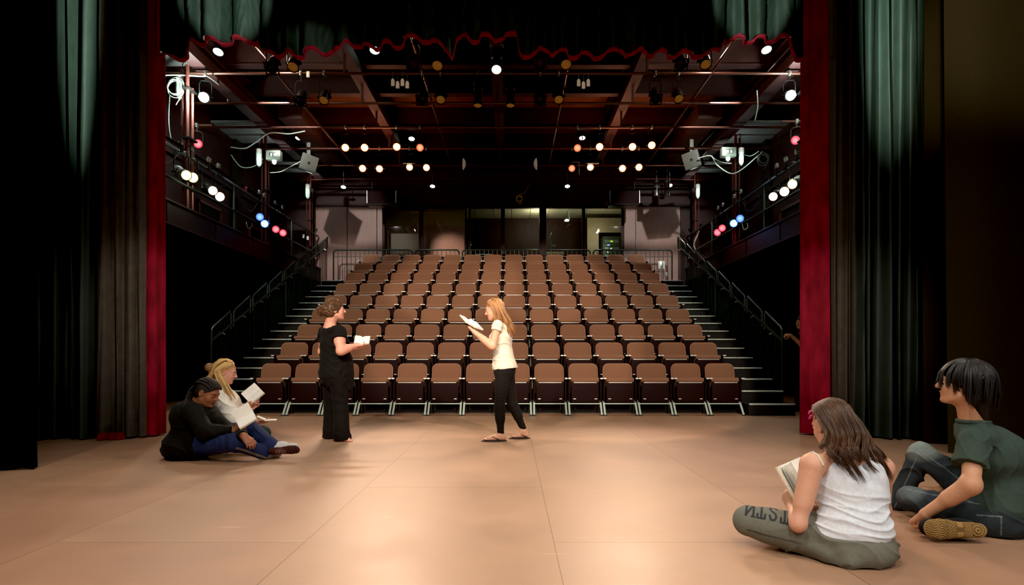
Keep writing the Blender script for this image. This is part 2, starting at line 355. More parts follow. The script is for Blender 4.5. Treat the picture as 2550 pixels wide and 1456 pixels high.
# ducts between joists
for i, (x0, y0, lb) in enumerate(((-5.4, 13.7, 'left'), (4.3, 13.7, 'right'))):
    o = thing('air_duct', f'dark sheet metal duct above the pipes on the {lb} side', 'duct', (x0, y0, 6.46), 'ceiling ducts')
    MB().bevbox(0, 0.55, 0, 3.4, 0, 0.35, 0.02).build('duct_body', M['ceil_dark'], o)
    for k in range(4): MB().box(-0.01, 0.56, 0.02 + k * 1.1, 0.06 + k * 1.1, -0.01, 0.36).build('flange', M['ceil_dark'], o, smooth=False)

# pipe grid
for i, y in enumerate(PIPE_Y):
    o = thing('lighting_pipe', f'horizontal lighting pipe spanning the hall, {ORD[i]} from the stage', 'pipe', (0, y, PIPE_Z), 'pipes across the hall ceiling')
    MB().tube([(WL, 0, 0), (WR, 0, 0)], 0.026, 10).build('pipe', M['pipe'], o)
    for x in (-3.1, -0.3, 2.5): MB().box(x - 0.02, x + 0.02, -0.02, 0.02, 0.02, 0.37).build('hanger', M['maroon'], o)
for i, x in enumerate((-4.4, -1.67, 1.02, 3.72)):
    o = thing('lighting_pipe', f'ceiling pipe running from stage to booth, {ORD[i]} from the left', 'pipe', (x, 0, PIPE_Z + 0.055), 'pipes along the hall ceiling')
    MB().tube([(0, 9, 0), (0, 17.9, 0)], 0.024, 8).build('pipe', M['pipe'], o)

# galleries
for side, xe, xw, s in (('left', GL, WL, -1), ('right', GR, WR, 1)):
    x0, x1 = min(xe, xw), max(xe, xw)
    mb = MB().box(x0, x1, 7.95, YB, 3.5, 3.6)
    xa, xb = (xe, xe + 0.03) if s < 0 else (xe - 0.03, xe)
    mb.box(xa, xb, 7.95, YB, 3.25, 3.62)
    o = structure(f'floor_gallery_{side}', mb, M['fascia'], f'dark maroon steel edge and deck of the {side} gallery')
    for z in (3.22, 3.62): MB().box(xa - 0.03, xb + 0.03, 7.95, YB, z, z + 0.03).build('edge_flange', M['maroon'], o, smooth=False)
    for k in range(6): MB().box(xa - 0.012, xb + 0.012, 8.4 + k * 1.7, 8.42 + k * 1.7, 3.25, 3.62).build('stiffener', M['maroon'], o, smooth=False)
    o = thing('gallery_railing', f'two-bar pipe railing along the {side} gallery carrying lamps', 'railing', (xe, 0, 0), 'gallery railings')
    MB().tube([(0, 7.95, 4.6), (0, YB - 0.1, 4.6)], 0.026, 10).build('top_rail', M['rail'], o)
    MB().tube([(0, 7.95, 4.05), (0, YB - 0.1, 4.05)], 0.024, 10).build('lower_rail', M['rail'], o)
    for y in (9.2, 12.6, 15.9): MB().tube([(0, y, 3.65), (0, y, 4.6)], 0.024, 8).build('post', M['rail'], o)
    for j, y in enumerate((10.9, 14.35, 17.5)):
        c = thing('conduit_column', f'cluster of upright maroon conduits on the {side} gallery, {ORD[j]} from the stage', 'conduit', (xe + s * 0.05, y, 3.65), 'conduit columns on the galleries')
        for dx, dy, r, h in ((0, 0, 0.032, 2.65), (s * 0.11, 0.05, 0.02, 2.6), (-s * 0.0, 0.17, 0.026, 2.3)):
            MB().tube([(dx, dy, 0), (dx, dy, h)], r, 10).build('conduit', M['maroon_pipe'], c)
        mb = MB()
        for z in (0.5, 1.3, 2.2): mb.box(-0.07, 0.07, -0.06, 0.22, z, z + 0.03)
        mb.build('strap', M['dark_metal'], c)
# wall openings on the galleries
for side, xw, s in (('left', WL, 1), ('right', WR, -1)):
    for i, y in enumerate((13.55, 16.2)):
        mb = MB(); x = xw + s * 0.005
        xs = sorted((x, x + s * 0.06))
        mb.box(xs[0], xs[1], y, y + 0.06, 3.6, 4.55).box(xs[0], xs[1], y + 1.04, y + 1.1, 3.6, 4.55).box(xs[0], xs[1], y, y + 1.1, 4.5, 4.56)
        o = structure(f'door_{1 + i + (0 if s > 0 else 2)}', mb, M['maroon_pipe'], f'low dark hatch in the {side} gallery wall, {ORD[i]} from the stage')
        xs = sorted((x, x + s * 0.02)); MB().box(xs[0], xs[1], y + 0.06, y + 1.04, 3.6, 4.5).build('hatch_leaf', M['riser'], o, smooth=False)
    mb = MB()
    for z, h in ((5.2, 0.06), (5.5, 0.03)): 
        xs = sorted((xw, xw + s * 0.08)); mb.box(xs[0], xs[1], 8, YB, z, z + h)
    structure(f'trim_{side}_wall', mb, M['maroon'], f'maroon ledge strips along the {side} gallery wall')
    xs = sorted((xw, xw + s * 0.12))
    mb = MB()
    for y in (11.6, 15.3): mb.box(xs[0], xs[1], y, y + 0.25, 3.6, 7.4)
    structure(f'trim_{side}_pilaster', mb, M['brick'], f'dark brick pilasters on the {side} gallery wall')

# ------------------------------------------------------------------ tiers and stairs
RX0, RX1 = -4.32, 3.86
SL, SR = -5.15, 4.62
for i in range(1, 9):
    y0 = 10.12 + 0.85 * (i - 1); z = 0.375 * i
    y1 = y0 + 0.85 if i < 8 else YB
    x0, x1 = (SL, SR) if i == 8 else (RX0, RX1)
    mb = MB().box(x0, x1, y0, y1, z - 0.375 if i > 1 else 0, z)
    structure('floor_tier', mb, M['riser'], f'black seating tier under the {ORD[i]} row')
for side, x0, x1 in (('left', SL, RX0), ('right', RX1, SR)):
    mb = MB(); nos = []
    for k in range(16):
        y0 = 9.69 + 0.425 * k; z = 0.1875 * (k + 1)
        y1 = y0 + 0.425
        if k == 15: y1 = y0 + 0.02
        mb.box(x0, x1, y0, y1, max(0, z - 0.42), z)
        nos.append((y0, z))
    o = structure(f'floor_stairs_{side}', mb, M['riser'], f'black aisle stairs beside the {side} end of the seats')
    for y0, z in nos:
        MB().bevbox(x0 + 0.01, x1 - 0.01, y0 - 0.025, y0 + 0.03, z - 0.012, z + 0.012, 0.005).build('nosing', M['nosing'], o)

# guard rails beside the stairs
for side, x, s in (('left', SL - 0.06, -1), ('right', SR + 0.06, 1)):
    o = thing('stair_guard', f'black barred stair guard rail on the {side} side of the seating', 'railing', (x, 0, 0), 'stair guard rails')
    y_a = 10.3
    def zst(y): return 0.375 + (y - 10.12) * 0.375 / 0.85
    MB().tube([(0, y_a, zst(y_a) + 0.78), (0, 16.6, zst(16.6) + 0.78)], 0.024, 10).build('handrail', M['rail'], o)
    for k in range(8):
        y0 = y_a + 0.82 * k; y1 = y0 + 0.72
        z0, z1 = zst(y0) + 1.02, zst(y1) + 1.02
        MB().tube([(0, y0, z0 - 0.32), (0, y0, z0 - 0.05), (0, y0 + 0.05, z0), (0, y1 - 0.04, z1), (0, y1, z1 - 0.03), (0, y1, z1 - 0.32)], 0.019, 8).build('panel_rail', M['rail'], o)
        mb = MB()
        for j in range(7):
            y = y0 + (y1 - y0) * (j + 0.5) / 7
            mb.tube([(0, y, zst(y) - 0.3), (0, y, zst(y) + 0.99)], 0.009, 6)
        mb.build('balusters', M['rail'], o)
        MB().tube([(0, y0 + 0.36, zst(y0 + .36) + 0.78), (-s * 0.07, y0 + 0.36, zst(y0 + .36) + 0.74)], 0.012, 6).build('bracket', M['chrome'], o)
    for y in (10.3, 12.0, 13.7, 15.4, 16.7): MB().tube([(0, y, zst(y) - 0.35), (0, y, zst(y) + 0.95)], 0.012, 8).build('post', M['rail'], o)

# barriers at the back of the top tier
bx = [(828, 1030), (1032, 1146), (1149, 1349), (1354, 1472), (1475, 1676)]
YBAR = 17.45
for i, (a, b_) in enumerate(bx):
    x0, x1 = (a - CX) / F_PX * YBAR, (b_ - CX) / F_PX * YBAR
    o = thing('guard_barrier', f'black barred guard barrier behind the top row, {ORD[i]} from the left', 'barrier', ((x0 + x1) / 2, YBAR, 3.0), 'guard barriers behind the top row')
    w = (x1 - x0) / 2 - 0.03; r = 0.1; zt = 1.08
    pts = [(-w, 0, 0.02)] + [(-w + r - r * math.cos(t), 0, zt - r + r * math.sin(t)) for t in np.linspace(0, math.pi / 2, 6)] + [(w - r + r * math.sin(t), 0, zt - r + r * math.cos(t)) for t in np.linspace(0, math.pi / 2, 6)] + [(w, 0, 0.02)]
    MB().tube(pts, 0.022, 8).build('frame', M['rail'], o)
    mb = MB(); n = int(w * 2 / 0.125)
    for j in range(1, n): 
        x = -w + 2 * w * j / n; mb.tube([(x, 0, 0.1), (x, 0, zt)], 0.009, 6)
    mb.build('balusters', M['rail'], o)
    MB().tube([(-w, 0, 0.1), (w, 0, 0.1)], 0.014, 8).build('bottom_bar', M['rail'], o)
    MB().tube([(-w, 0, zt - 0.2), (w, 0, zt - 0.2)], 0.008, 6).build('mid_bar', M['rail'], o)
p = W(1647, 660, YBAR - 0.08)
o = thing('emergency_light', 'white box light fixed to the barrier at the right end of top row', 'emergency light', p)
MB().bevbox(-0.1, 0.1, -0.03, 0.05, -0.12, 0.12, 0.025).build('case', M['white_plastic'], o)
MB().bevbox(-0.045, 0.045, -0.036, -0.028, -0.1, 0.1, 0.003).build('lens_strip', M['chrome'], o)
MB().tube([(0.02, 0, -0.12), (0.05, 0, -0.25), (0.12, 0, -0.3)], 0.008, 6).build('cord', M['dark_cable'], o)
p = W(1659, 683, YBAR - 0.08); o = thing('outlet_box', 'small grey outlet box below the white emergency light', 'outlet', p)
MB().bevbox(-0.035, 0.035, -0.02, 0.05, -0.06, 0.06, 0.008).build('box', M['grey_box'], o)
MB().box(-0.02, 0.02, -0.024, -0.02, -0.03, 0.03).build('cover_plate', M['chrome'], o)

# ------------------------------------------------------------------ theatre seats
def pad(mb, w, h, r, rings, n=7, taper=0.0):
    """rounded rectangle cushion in xz, rings = [(inset, y)] ; z from 0 to h"""
    first = True; vs = []; fs = []
    def outline(ins):
        out = []
        W2 = w / 2 - ins; rr = max(r - ins, 0.004); z0, z1 = ins, h - ins
        for cx, cz, a0 in ((W2 - rr, z1 - rr, 0), (-W2 + rr, z1 - rr, 90), (-W2 + 0.02, z0 + 0.02, 180), (W2 - 0.02, z0 + 0.02, 270)):
            q = rr if a0 < 180 else 0.02
            for k in range(n):
                a = math.radians(a0 + 90 * k / (n - 1)); x, z = cx + q * math.cos(a), cz + q * math.sin(a)
                out.append((x * (1 + taper * (1 - z / h)), z))
        return out
    for ins, y in rings:
        for x, z in outline(ins): vs.append((x, y, z))
    m = 4 * n
    for i in range(len(rings) - 1):
        for j in range(m): fs.append((i * m + j, i * m + (j + 1) % m, (i + 1) * m + (j + 1) % m, (i + 1) * m + j))
    fs.append(tuple(range(m))[::-1]); fs.append(tuple((len(rings) - 1) * m + j for j in range(m)))
    return mb.add(vs, fs)

def make_seat():
    t = thing('theatre_seat', 'x', 'seat', (0, 0, 0), 'brown theatre seats on the tiers')
    b = pad(MB(), 0.475, 0.50, 0.085, [(0.012, 0.03), (0, 0.015), (0, -0.02), (0.006, -0.034), (0.02, -0.044), (0.05, -0.05)], taper=0.05).build('backrest', M['plush'], t)
    b.location = (0, 0.0, 0.345); b.rotation_euler = (math.radians(-11), 0, 0)
    arc = [(-0.2375, 0.12)] + [(-0.1525 - 0.085 * math.cos(q), 0.415 + 0.085 * math.sin(q)) for q in np.linspace(0, math.pi / 2, 6)] + [(0.1525 + 0.085 * math.sin(q), 0.415 + 0.085 * math.cos(q)) for q in np.linspace(0, math.pi / 2, 6)] + [(0.2375, 0.12)]
    MB().tube([(x * (1 + 0.05 * (1 - z / 0.5)), -0.022, z) for x, z in arc], 0.0075, 6).build('piping', M['piping'], b)
    bs = pad(MB(), 0.46, 0.48, 0.08, [(0.03, 0.05), (0.005, 0.045), (0.005, 0.031)], taper=0.05).build('back_shell', M['shell'], b); bs.location = (0, 0, 0.01)
    # seat sprung up: rounded front edge on top, shell underneath faces the stage
    s = MB()
    prof = [(-0.02, 0.24), (-0.005, 0.30), (0.0, 0.5), (-0.01, 0.575), (-0.04, 0.605), (-0.085, 0.612), (-0.125, 0.595), (-0.14, 0.565), (-0.13, 0.54), (-0.11, 0.53), (-0.105, 0.3), (-0.09, 0.24)]
    n = len(prof); xs = [(-0.235, 0.6), (-0.228, 0.86), (-0.205, 1.0), (0.205, 1.0), (0.228, 0.86), (0.235, 0.6)]
    cy, cz = -0.07, 0.43
    vs = []; fs = []
    for x, k in xs:
        for y, z in prof: vs.append((x * (0.9 + 0.1 * (z - 0.24) / 0.37), cy + (y - cy) * k, cz + (z - cz) * (0.93 + 0.07 * k)))
    for i in range(len(xs) - 1):
        for j in range(n): fs.append((i * n + j, (i + 1) * n + j, (i + 1) * n + (j + 1) % n, i * n + (j + 1) % n))
    fs.append(tuple(range(n))); fs.append(tuple((len(xs) - 1) * n + j for j in range(n))[::-1])
    s.add(vs, fs)
    seat = s.build('seat', M['plush'], t, auto=60); seat.location = (0, -0.09, 0.0)
    MB().bevbox(-0.226, 0.226, -0.15, -0.02, 0.215, 0.548, 0.012).build('seat_shell', M['shell'], seat)
    MB().bevbox(-0.19, 0.19, -0.157, -0.148, 0.53, 0.541, 0.003).build('seat_trim', M['seat_trim'], seat)
    for x in (-0.175, 0.175): MB().bevbox(x - 0.022, x + 0.022, -0.158, -0.148, 0.262, 0.274, 0.003).build('clip', M['seat_trim'], seat)
    for sx in (-1, 1):
        x = sx * 0.262
        MB().bevbox(x - 0.022, x + 0.022, -0.31, 0.03, 0.588, 0.612, 0.009).build('armrest', M['shell'], t)
        mb = MB().bevbox(x - 0.012, x + 0.012, -0.22, 0.04, 0.22, 0.588, 0.006); mb.build('side_panel', M['shell'], t)
        MB().bevbox(x - 0.022, x + 0.022, -0.318, -0.27, 0.594, 0.616, 0.004).build('arm_cap', M['seat_trim'], t)
        lg = MB().tube([(x, -0.135, 0.24), (x, -0.33, 0.012)], 0.017, 8).build('leg', M['leg_paint'], t)
        MB().bevbox(x - 0.024, x + 0.024, -0.375, -0.29, 0.0, 0.012, 0.004).build('foot_plate', M['dark_metal'], lg)
    MB().tube([(-0.262, -0.2, 0.185), (0.262, -0.2, 0.185)], 0.0095, 8).build('stretcher', M['leg_paint'], t)
    return t
proto = make_seat(); first = True
rown = ['front row', 'second row from the stage', 'third row from the stage', 'fourth row from the stage', 'middle row', 'fourth row from the top', 'third row from the top', 'second row from the top', 'top row']
for i in range(9):
    for j in range(14):
        o = proto if first else copy_tree(proto); first = False
        o.location = (XC + 0.01 + (j - 6.5) * 0.578, 10.02 + 0.85 * i, 0.375 * i)
        o.rotation_euler = (0, 0, rng.uniform(-0.003, 0.003))
        pos = ('leftmost' if j == 0 else f'{ORD[j]} from the left') if j < 7 else ('rightmost' if j == 13 else f'{ORD[13 - j]} from the right')
        o['label'] = f'brown plush folding theatre seat, {pos} in the {rown[i]}'
# cloths / rubbish between the seats
p = W(1473, 888, 10.75)
# ------------------------------------------------------------------ lamps
_lampmesh = {}
def shared(key, fn):
    if key not in _lampmesh: _lampmesh[key] = fn()
    return _lampmesh[key]
def child(name, mesh, parent, m=None):
    o = bpy.data.objects.new(name, mesh); COL.objects.link(o); o.parent = parent
    if m: o.material_slots[0].link = 'OBJECT'; o.material_slots[0].material = m
    return o
def meshof(mb, m):
    o = mb.build('tmp', m); me = o.data; bpy.data.objects.remove(o); return me

def lamp(kind, pos, target, lens, label, group, hang, body='lamp_black', frame=False):
    t = thing('stage_spotlight', label, 'stage light', pos, group)
    d = (Vector(target) - Vector(pos)).normalized(); q = d.to_track_quat('-Y', 'Z').to_euler()
    if kind == 'par':
        hm = shared('par', lambda: meshof(MB().lathe([(0.02, 0.22), (0.05, 0.2), (0.075, 0.12), (0.086, 0.08), (0.088, -0.1), (0.094, -0.105), (0.094, -0.125), (0.084, -0.125), (0.082, -0.09)], 20, 'y'), M['lamp_black']))
        ly, r, wy = -0.1, 0.083, 0.105
    else:
        hm = shared('ers', lambda: meshof(MB().lathe([(0.03, 0.36), (0.07, 0.34), (0.095, 0.24), (0.1, 0.14), (0.085, 0.1), (0.085, 0.05), (0.07, 0.03), (0.068, -0.2), (0.085, -0.22), (0.087, -0.3), (0.078, -0.3), (0.076, -0.27)], 20, 'y'), M['lamp_black']))
        ly, r, wy = -0.28, 0.077, 0.115
    h = child('housing', hm, t, M[body]); h.rotation_euler = q
    lm = shared('lens%g' % r, lambda: meshof(MB().lathe([(0.004, -0.022), (r * 0.5, -0.016), (r * 0.85, -0.006), (r, 0.0), (r, 0.004)], 20, 'y'), M['lens_amber']))
    l = child('lens', lm, h, lens); l.location = (0, ly, 0)
    if frame:
        fm = shared('frm', lambda: meshof(MB().box(-0.11, 0.11, -0.135, -0.128, -0.11, -0.088).box(-0.11, 0.11, -0.135, -0.128, 0.088, 0.11).box(-0.11, -0.088, -0.135, -0.128, -0.088, 0.088).box(0.088, 0.11, -0.135, -0.128, -0.088, 0.088), M['lamp_black']))
        child('gel_frame', fm, h, M[body])
    ym = shared('yoke%s%.2f' % (kind, hang), lambda: meshof(MB().tube([(-wy, 0, 0), (-wy, 0, hang * 0.55), (-wy * 0.7, 0, hang * 0.68), (wy * 0.7, 0, hang * 0.68), (wy, 0, hang * 0.55), (wy, 0, 0)], 0.009, 6).tube([(0, 0, hang * 0.66), (0, 0, hang - 0.03)], 0.014, 6).tube([(-wy - 0.02, 0, 0), (-wy + 0.02, 0, 0)], 0.02, 8).tube([(wy - 0.02, 0, 0), (wy + 0.02, 0, 0)], 0.02, 8), M['lamp_black']))
    y = child('yoke', ym, t); y.rotation_euler = (0, 0, math.atan2(d.x, -d.y))
    cm = shared('clamp', lambda: meshof(MB().bevbox(-0.022, 0.022, -0.04, 0.04, -0.05, 0.04, 0.01).tube([(0, -0.04, -0.02), (0, -0.09, -0.02)], 0.008, 6), M['lamp_silver']))
    c = child('clamp', cm, t); c.location = (0, 0, hang)
    return t

DIMS = []
def cluster(pxs, Y, row, side):
    for i, (px, py, mt) in enumerate(pxs):
        p = W(px, py, Y); n = ORD[i] if side == 'left' else ORD[len(pxs) - 1 - i]
        frm = 'left' if side == 'left' else 'right'
        lab = f'{"dimmed" if mt == "g_dimorange" else "glowing"} orange stage lamp, {n} from the {frm} in the {row} row of {side} cluster'
        tgt = (p.x * 0.25, 3.0, 0.5)
        lamp('par', p, tgt, M[mt], lab, f'orange stage lamps in the {side} cluster', PIPE_Z - p.z)
        if mt == 'g_orange': DIMS.append((p, tgt))
O, D = 'g_orange', 'g_dimorange'
cluster([(860, 366, O), (908, 366, O), (988, 364, O), (1046, 366, D)], 13.6, 'upper', 'left')
cluster([(903, 418, O), (945, 419, O), (1020, 415, O), (1062, 416, O)], 15.0, 'lower', 'left')
cluster([(1438, 367, D), (1493, 364, O), (1575, 364, O), (1623, 360, O)], 13.6, 'upper', 'right')
cluster([(1424, 418, D), (1470, 415, O), (1550, 418, O), (1591, 415, O)], 15.0, 'lower', 'right')
# barn doors seen over two lower lamps
for i, (px, sd) in enumerate(((1020, 'left'), (1475, 'right'))):
    p = W(px, 408, 14.85); o = thing('spotlight_flap', f'thin lit metal flap above a glowing lamp of the lower {sd} cluster', 'lamp flap', p)
    MB().bevbox(-0.16, 0.16, -0.06, 0.0, -0.008, 0.008, 0.003).build('flap', M['lamp_silver'], o)
    MB().tube([(-0.12, 0, -0.01), (0.12, 0, -0.01)], 0.006, 6).build('hinge', M['lamp_black'], o)
p = W(1440, 405, 14.85); o = thing('spotlight_flap', 'pair of thin metal flaps around the dimmed lamp of the lower right cluster', 'lamp flap', p)
MB().bevbox(-0.18, 0.02, -0.05, 0, -0.007, 0.007, 0.003).build('flap', M['lamp_silver'], o)
MB().bevbox(0.01, 0.025, -0.05, 0, -0.32, 0.0, 0.003).build('flap', M['lamp_silver'], o)

# lamps on the two nearest pipes, pointing down at the stage
def bank(pxs, Y, name):
    for i, (px, py, mt) in enumerate(pxs):
        p = W(px, py, Y)
        lamp('par', p, (p.x * 0.9, p.y - 4.2, 0.2), M[mt], f'unlit black lamp with {"amber" if mt == "lens_amber" else "dark blue"} lens, {ORD[i]} from the left on the {name} pipe', f'unlit lamps on the {name} pipe', PIPE_Z - p.z, frame=(mt == 'lens_blue'))
A_, B_ = 'lens_amber', 'lens_blue'
bank([(680, 160, B_), (732, 158, A_), (1030, 155, B_), (1090, 155, A_), (1345, 152, B_), (1409, 152, A_), (1694, 152, B_), (1755, 152, A_)], 9.7, 'nearest')
bank([(750, 242, B_), (808, 242, A_), (1052, 240, B_), (1098, 240, A_), (1345, 242, B_), (1391, 240, A_), (1632, 238, B_), (1689, 238, A_)], 11.0, 'second')
p = W(1237, 150, 9.7); lamp('ers', p, (p.x, p.y - 4.6, -0.5), M['g_warm'], 'lit long black spotlight hanging at the middle of the ceiling', None, PIPE_Z - p.z)
for px, w in ((1190, 'left'), (1271, 'right')):
    p = W(px, 228, 11.0); lamp('ers', p, (p.x, p.y - 1.2, 0), M['lens_amber'], f'unlit long black spotlight just {w} of the lit middle one', 'unlit long spotlights near the middle', PIPE_Z - p.z)

# work lights
for px, py, w in ((512, 243, 'left'), (1965, 238, 'right')):
    p = W(px, py, 11.0)
    lamp('par', p, (p.x * 0.6, 2, 2.0), M['g_white'], f'dazzling white work light at the {w} edge of the hall ceiling', 'white work lights', PIPE_Z - p.z)

# gallery lamps
def gal(lst, X, aim, side):
    cnt = {}
    for px, py, mt, desc in lst:
        Y = X * F_PX / (px - CX); p = W(px, py, Y)
        lamp('ers' if 'nearest' in desc or 'third' in desc else 'par', p, aim, M[mt], f'{desc} lit stage lamp on the {side} gallery rail', f'lamps on the {side} gallery rail', 4.6 - p.z, body='lamp_silver' if 'nearest' in desc else 'lamp_black')
gal([(451, 430, 'g_yellow', 'pale yellow, nearest the curtain,'), (476, 440, 'g_yellow', 'pale yellow, second from the curtain,'), (520, 470, 'g_warm', 'white, third from the curtain,'), (544, 488, 'g_warm', 'white, fourth from the curtain,'),
     (645, 539, 'g_dimblue', 'dimmer blue,'), (657, 556, 'g_blue', 'brightest blue,'), (685, 570, 'g_red', 'red, next to the blue ones,'), (703, 579, 'g_red', 'red, farthest from the stage,')], -5.6, (0, 4.5, 1.2), 'left')
gal([(1984, 453, 'g_yellow', 'pale yellow, nearest the curtain,'), (1957, 475, 'g_warm', 'white, second from the curtain,'), (1934, 485, 'g_warm', 'white, third from the curtain,'),
     (1845, 543, 'g_dimblue', 'dimmer blue,'), (1829, 555, 'g_blue', 'brightest blue,'), (1800, 567, 'g_red', 'red, next to the blue ones,'), (1788, 578, 'g_red', 'red, farthest from the stage,')], 5.05, (0, 4.5, 1.2), 'right')
for px, py, X, w in ((490, 356, -6.25, 'left'), (1984, 347, 5.55, 'right')):
    Y = X * F_PX / (px - CX); p = W(px, py, Y)
    lamp('par', p, (0, 4.5, 1.2), M['g_red'], f'rosy red lamp high on the {w} gallery beside the upright conduits', 'high red gallery lamps', 0.35)
    o = thing('lamp_pipe', f'short pipe holding the high red lamp on the {w} gallery', 'pipe', p + Vector((0, 0, 0.35))); s = -1 if w == 'left' else 1
    MB().tube([(-0.3, 0, 0), (0.3, 0, 0)], 0.022, 8).build('pipe', M['pipe'], o); MB().tube([(s * 0.3, 0, 0), (s * 0.3, 0, 1.0)], 0.02, 8).build('hanger', M['pipe'], o)

# house downlights
def down(px, py, Y, r, h, stem, label, ztop):
    p = W(px, py, Y); t = thing('ceiling_downlight', label, 'ceiling light', p, 'small house downlights')
    MB().lathe([(r * 0.5, h), (r, h - 0.02), (r, 0.0), (r * 0.97, 0.0), (r * 0.94, 0.03)], 20).build('shade', M['lamp_silver' if stem else 'lamp_black'], t).rotation_euler = (-0.42, 0, 0)
    MB().lathe([(0.005, 0.012), (r * 0.93, 0.012), (r * 0.93, 0.02)], 20).build('lens', M['g_down'], t).rotation_euler = (-0.42, 0, 0)
    MB().tube([(0.0, 0.4 * h, h * 0.85), (0.0, 0.4 * h, ztop - p.z)], 0.012, 6).build('stem', M['dark_metal'] if not stem else M['lamp_silver'], t)
for px, py, w in ((543, 130, 'at the left above the white work light'), (933, 126, 'under the red hem left of the middle'), (1909, 125, 'at the right above the white work light')):
    down(px, py, 11.7, 0.1, 0.28, False, f'lit cylindrical house light {w}', 7.4)
for px, py, w in ((743, 344, 'left of the left orange cluster'), (1025, 346, 'at the inner end of the left orange cluster'), (1450, 344, 'at the inner end of the right orange cluster'), (1736, 340, 'right of the right orange cluster')):
    down(px, py, 15.9, 0.085, 0.2, False, f'small lit house light {w}', 7.0)
for px, py, w in ((855, 466, 'below the left orange cluster at its outer end'), (1077, 464, 'below the left orange cluster at its inner end'), (1413, 464, 'below the right orange cluster at its inner end'), (1668, 462, 'below the right orange cluster at its outer end')):
    down(px, py, 17.2, 0.075, 0.05, True, f'small lit house light on a stem {w}', 6.3)

# caged glass lights, junction boxes
for px, py, Y, w in ((448, 222, 11.0, 'under the coiled cable at the near left conduits'), (645, 395, 14.0, 'beside the middle left conduits'), (766, 478, 17.3, 'beside the far left conduits'), (1738, 478, 17.3, 'beside the far right conduits'), (1846, 392, 14.0, 'beside the middle right conduits')):
    p = W(px, py, Y); t = thing('hanging_jar_light', f'white glass jar light {w}', 'jar light', p, 'caged jar lights on the conduits')
    MB().lathe([(0.03, 0.24), (0.06, 0.22), (0.065, 0.1), (0.055, 0.09)], 14).build('cap', M['white_plastic'], t)
    MB().lathe([(0.05, 0.1), (0.056, 0.0), (0.05, -0.12), (0.03, -0.17), (0.004, -0.185)], 14).build('jar', M['cage_glass'], t)
    mb = MB()
    for k in range(4):
        a = k * math.pi / 2 + 0.4; mb.tube([(0.062 * math.cos(a), 0.062 * math.sin(a), 0.1), (0.062 * math.cos(a), 0.062 * math.sin(a), -0.12), (0.01 * math.cos(a), 0.01 * math.sin(a), -0.2)], 0.004, 5)
    mb.build('cage', M['chrome'], t)
    MB().tube([(0, 0, 0.24), (0, 0.05, 0.4), (0.02, 0.1, 0.6)], 0.01, 6).build('conduit', M['maroon_pipe'], t)
for px, py, w in ((683, 388, 'left'), (1813, 380, 'right')):
    p = W(px, py, 14.1); t = thing('junction_box', f'grey metal junction box with a small lit lamp on the {w} middle conduits', 'electrical box', p, 'grey junction boxes')
    MB().bevbox(-0.17, 0.17, -0.08, 0.08, -0.11, 0.11, 0.012).build('box', M['grey_box'], t)
    MB().bevbox(-0.09, 0.09, -0.088, -0.08, -0.05, 0.05, 0.004).build('cover_plate', M['chrome'], t)
    for x in (-0.035, 0.045): MB().bevbox(x - 0.022, x + 0.022, -0.094, -0.088, -0.035, 0.035, 0.003).build('socket', M['white_plastic'], t)
    l = MB().lathe([(0.03, -0.11), (0.05, -0.13), (0.045, -0.17), (0.015, -0.2), (0.003, -0.205)], 12).build('lamp', M['g_down'], t)
for px, py, w, s in ((769, 406, 'left', 1), (1722, 398, 'right', -1)):
    p = W(px, py, 14.6); t = thing('hanging_loudspeaker', f'grey-sided black loudspeaker tilted under the {w} gallery beam', 'loudspeaker', p, 'tilted loudspeakers')
    h = MB().bevbox(-0.2, 0.2, -0.04, 0.04, -0.2, 0.2, 0.02).build('side_plate', M['speaker_grey'], t); h.rotation_euler = (0.25, s * 0.22, s * 0.55)
    MB().lathe([(0.02, -0.045), (0.035, -0.05), (0.035, -0.04)], 12, 'y').build('knob', M['dark_metal'], h)
    MB().bevbox(-0.17, 0.2, 0.04, 0.4, -0.19, 0.19, 0.02).build('cabinet', M['lamp_black'], h)
    MB().bevbox(-0.045, 0.045, -0.03, 0.03, 0.15, 0.5, 0.008).build('bracket', M['speaker_grey'], t)
for x0, x1, w in ((917, 988, 'left'), (1517, 1590, 'right')):
    p = W((x0 + x1) / 2, 495, 17.0); wd = (x1 - x0) / 2 / F_PX * 17.0
    t = thing('hanging_loudspeaker', f'large black loudspeaker cabinet hung in front of the {w} booth windows', 'loudspeaker', p, 'large hung loudspeakers')
    MB().bevbox(-wd, wd, -0.15, 0.25, -0.2, 0.22, 0.015).build('cabinet', M['lamp_black'], t)
    MB().box(-wd + 0.02, wd - 0.02, -0.158, -0.15, -0.18, 0.2).build('grille', M['shell'], t)
    for x in (-wd, wd): MB().tube([(x, -0.15, -0.15), (x, -0.15, 0.2)], 0.008, 6).build('edge_strip', M['chrome'], t)
    for x in (-wd + 0.1, wd - 0.1): MB().tube([(x, 0.05, 0.22), (x, 0.05, PIPE_Z - p.z)], 0.01, 6).build('hanger', M['dark_metal'], t)
for px, w, s in ((1153, 'left', 1), (1336, 'right', -1)):
    p = W(px, 408, 14.6); t = thing('reflector_dish', f'small pale dish seen edge-on just {w} of the ceiling middle', 'dish', p, 'small pale dishes')
    d = MB().lathe([(0.004, 0.07), (0.07, 0.06), (0.13, 0.02), (0.145, 0.0), (0.14, -0.004), (0.07, 0.045), (0.004, 0.055)], 18, 'y').build('dish', M['white_plastic'], t); d.rotation_euler = (0, 0, -s * 1.42)
    MB().tube([(s * 0.06, 0.02, 0), (s * 0.3, 0.05, 0.0)], 0.03, 8).build('holder', M['lamp_black'], t); MB().tube([(s * 0.2, 0.05, 0), (s * 0.2, 0.05, PIPE_Z - p.z)], 0.012, 6).build('hanger', M['lamp_black'], t)
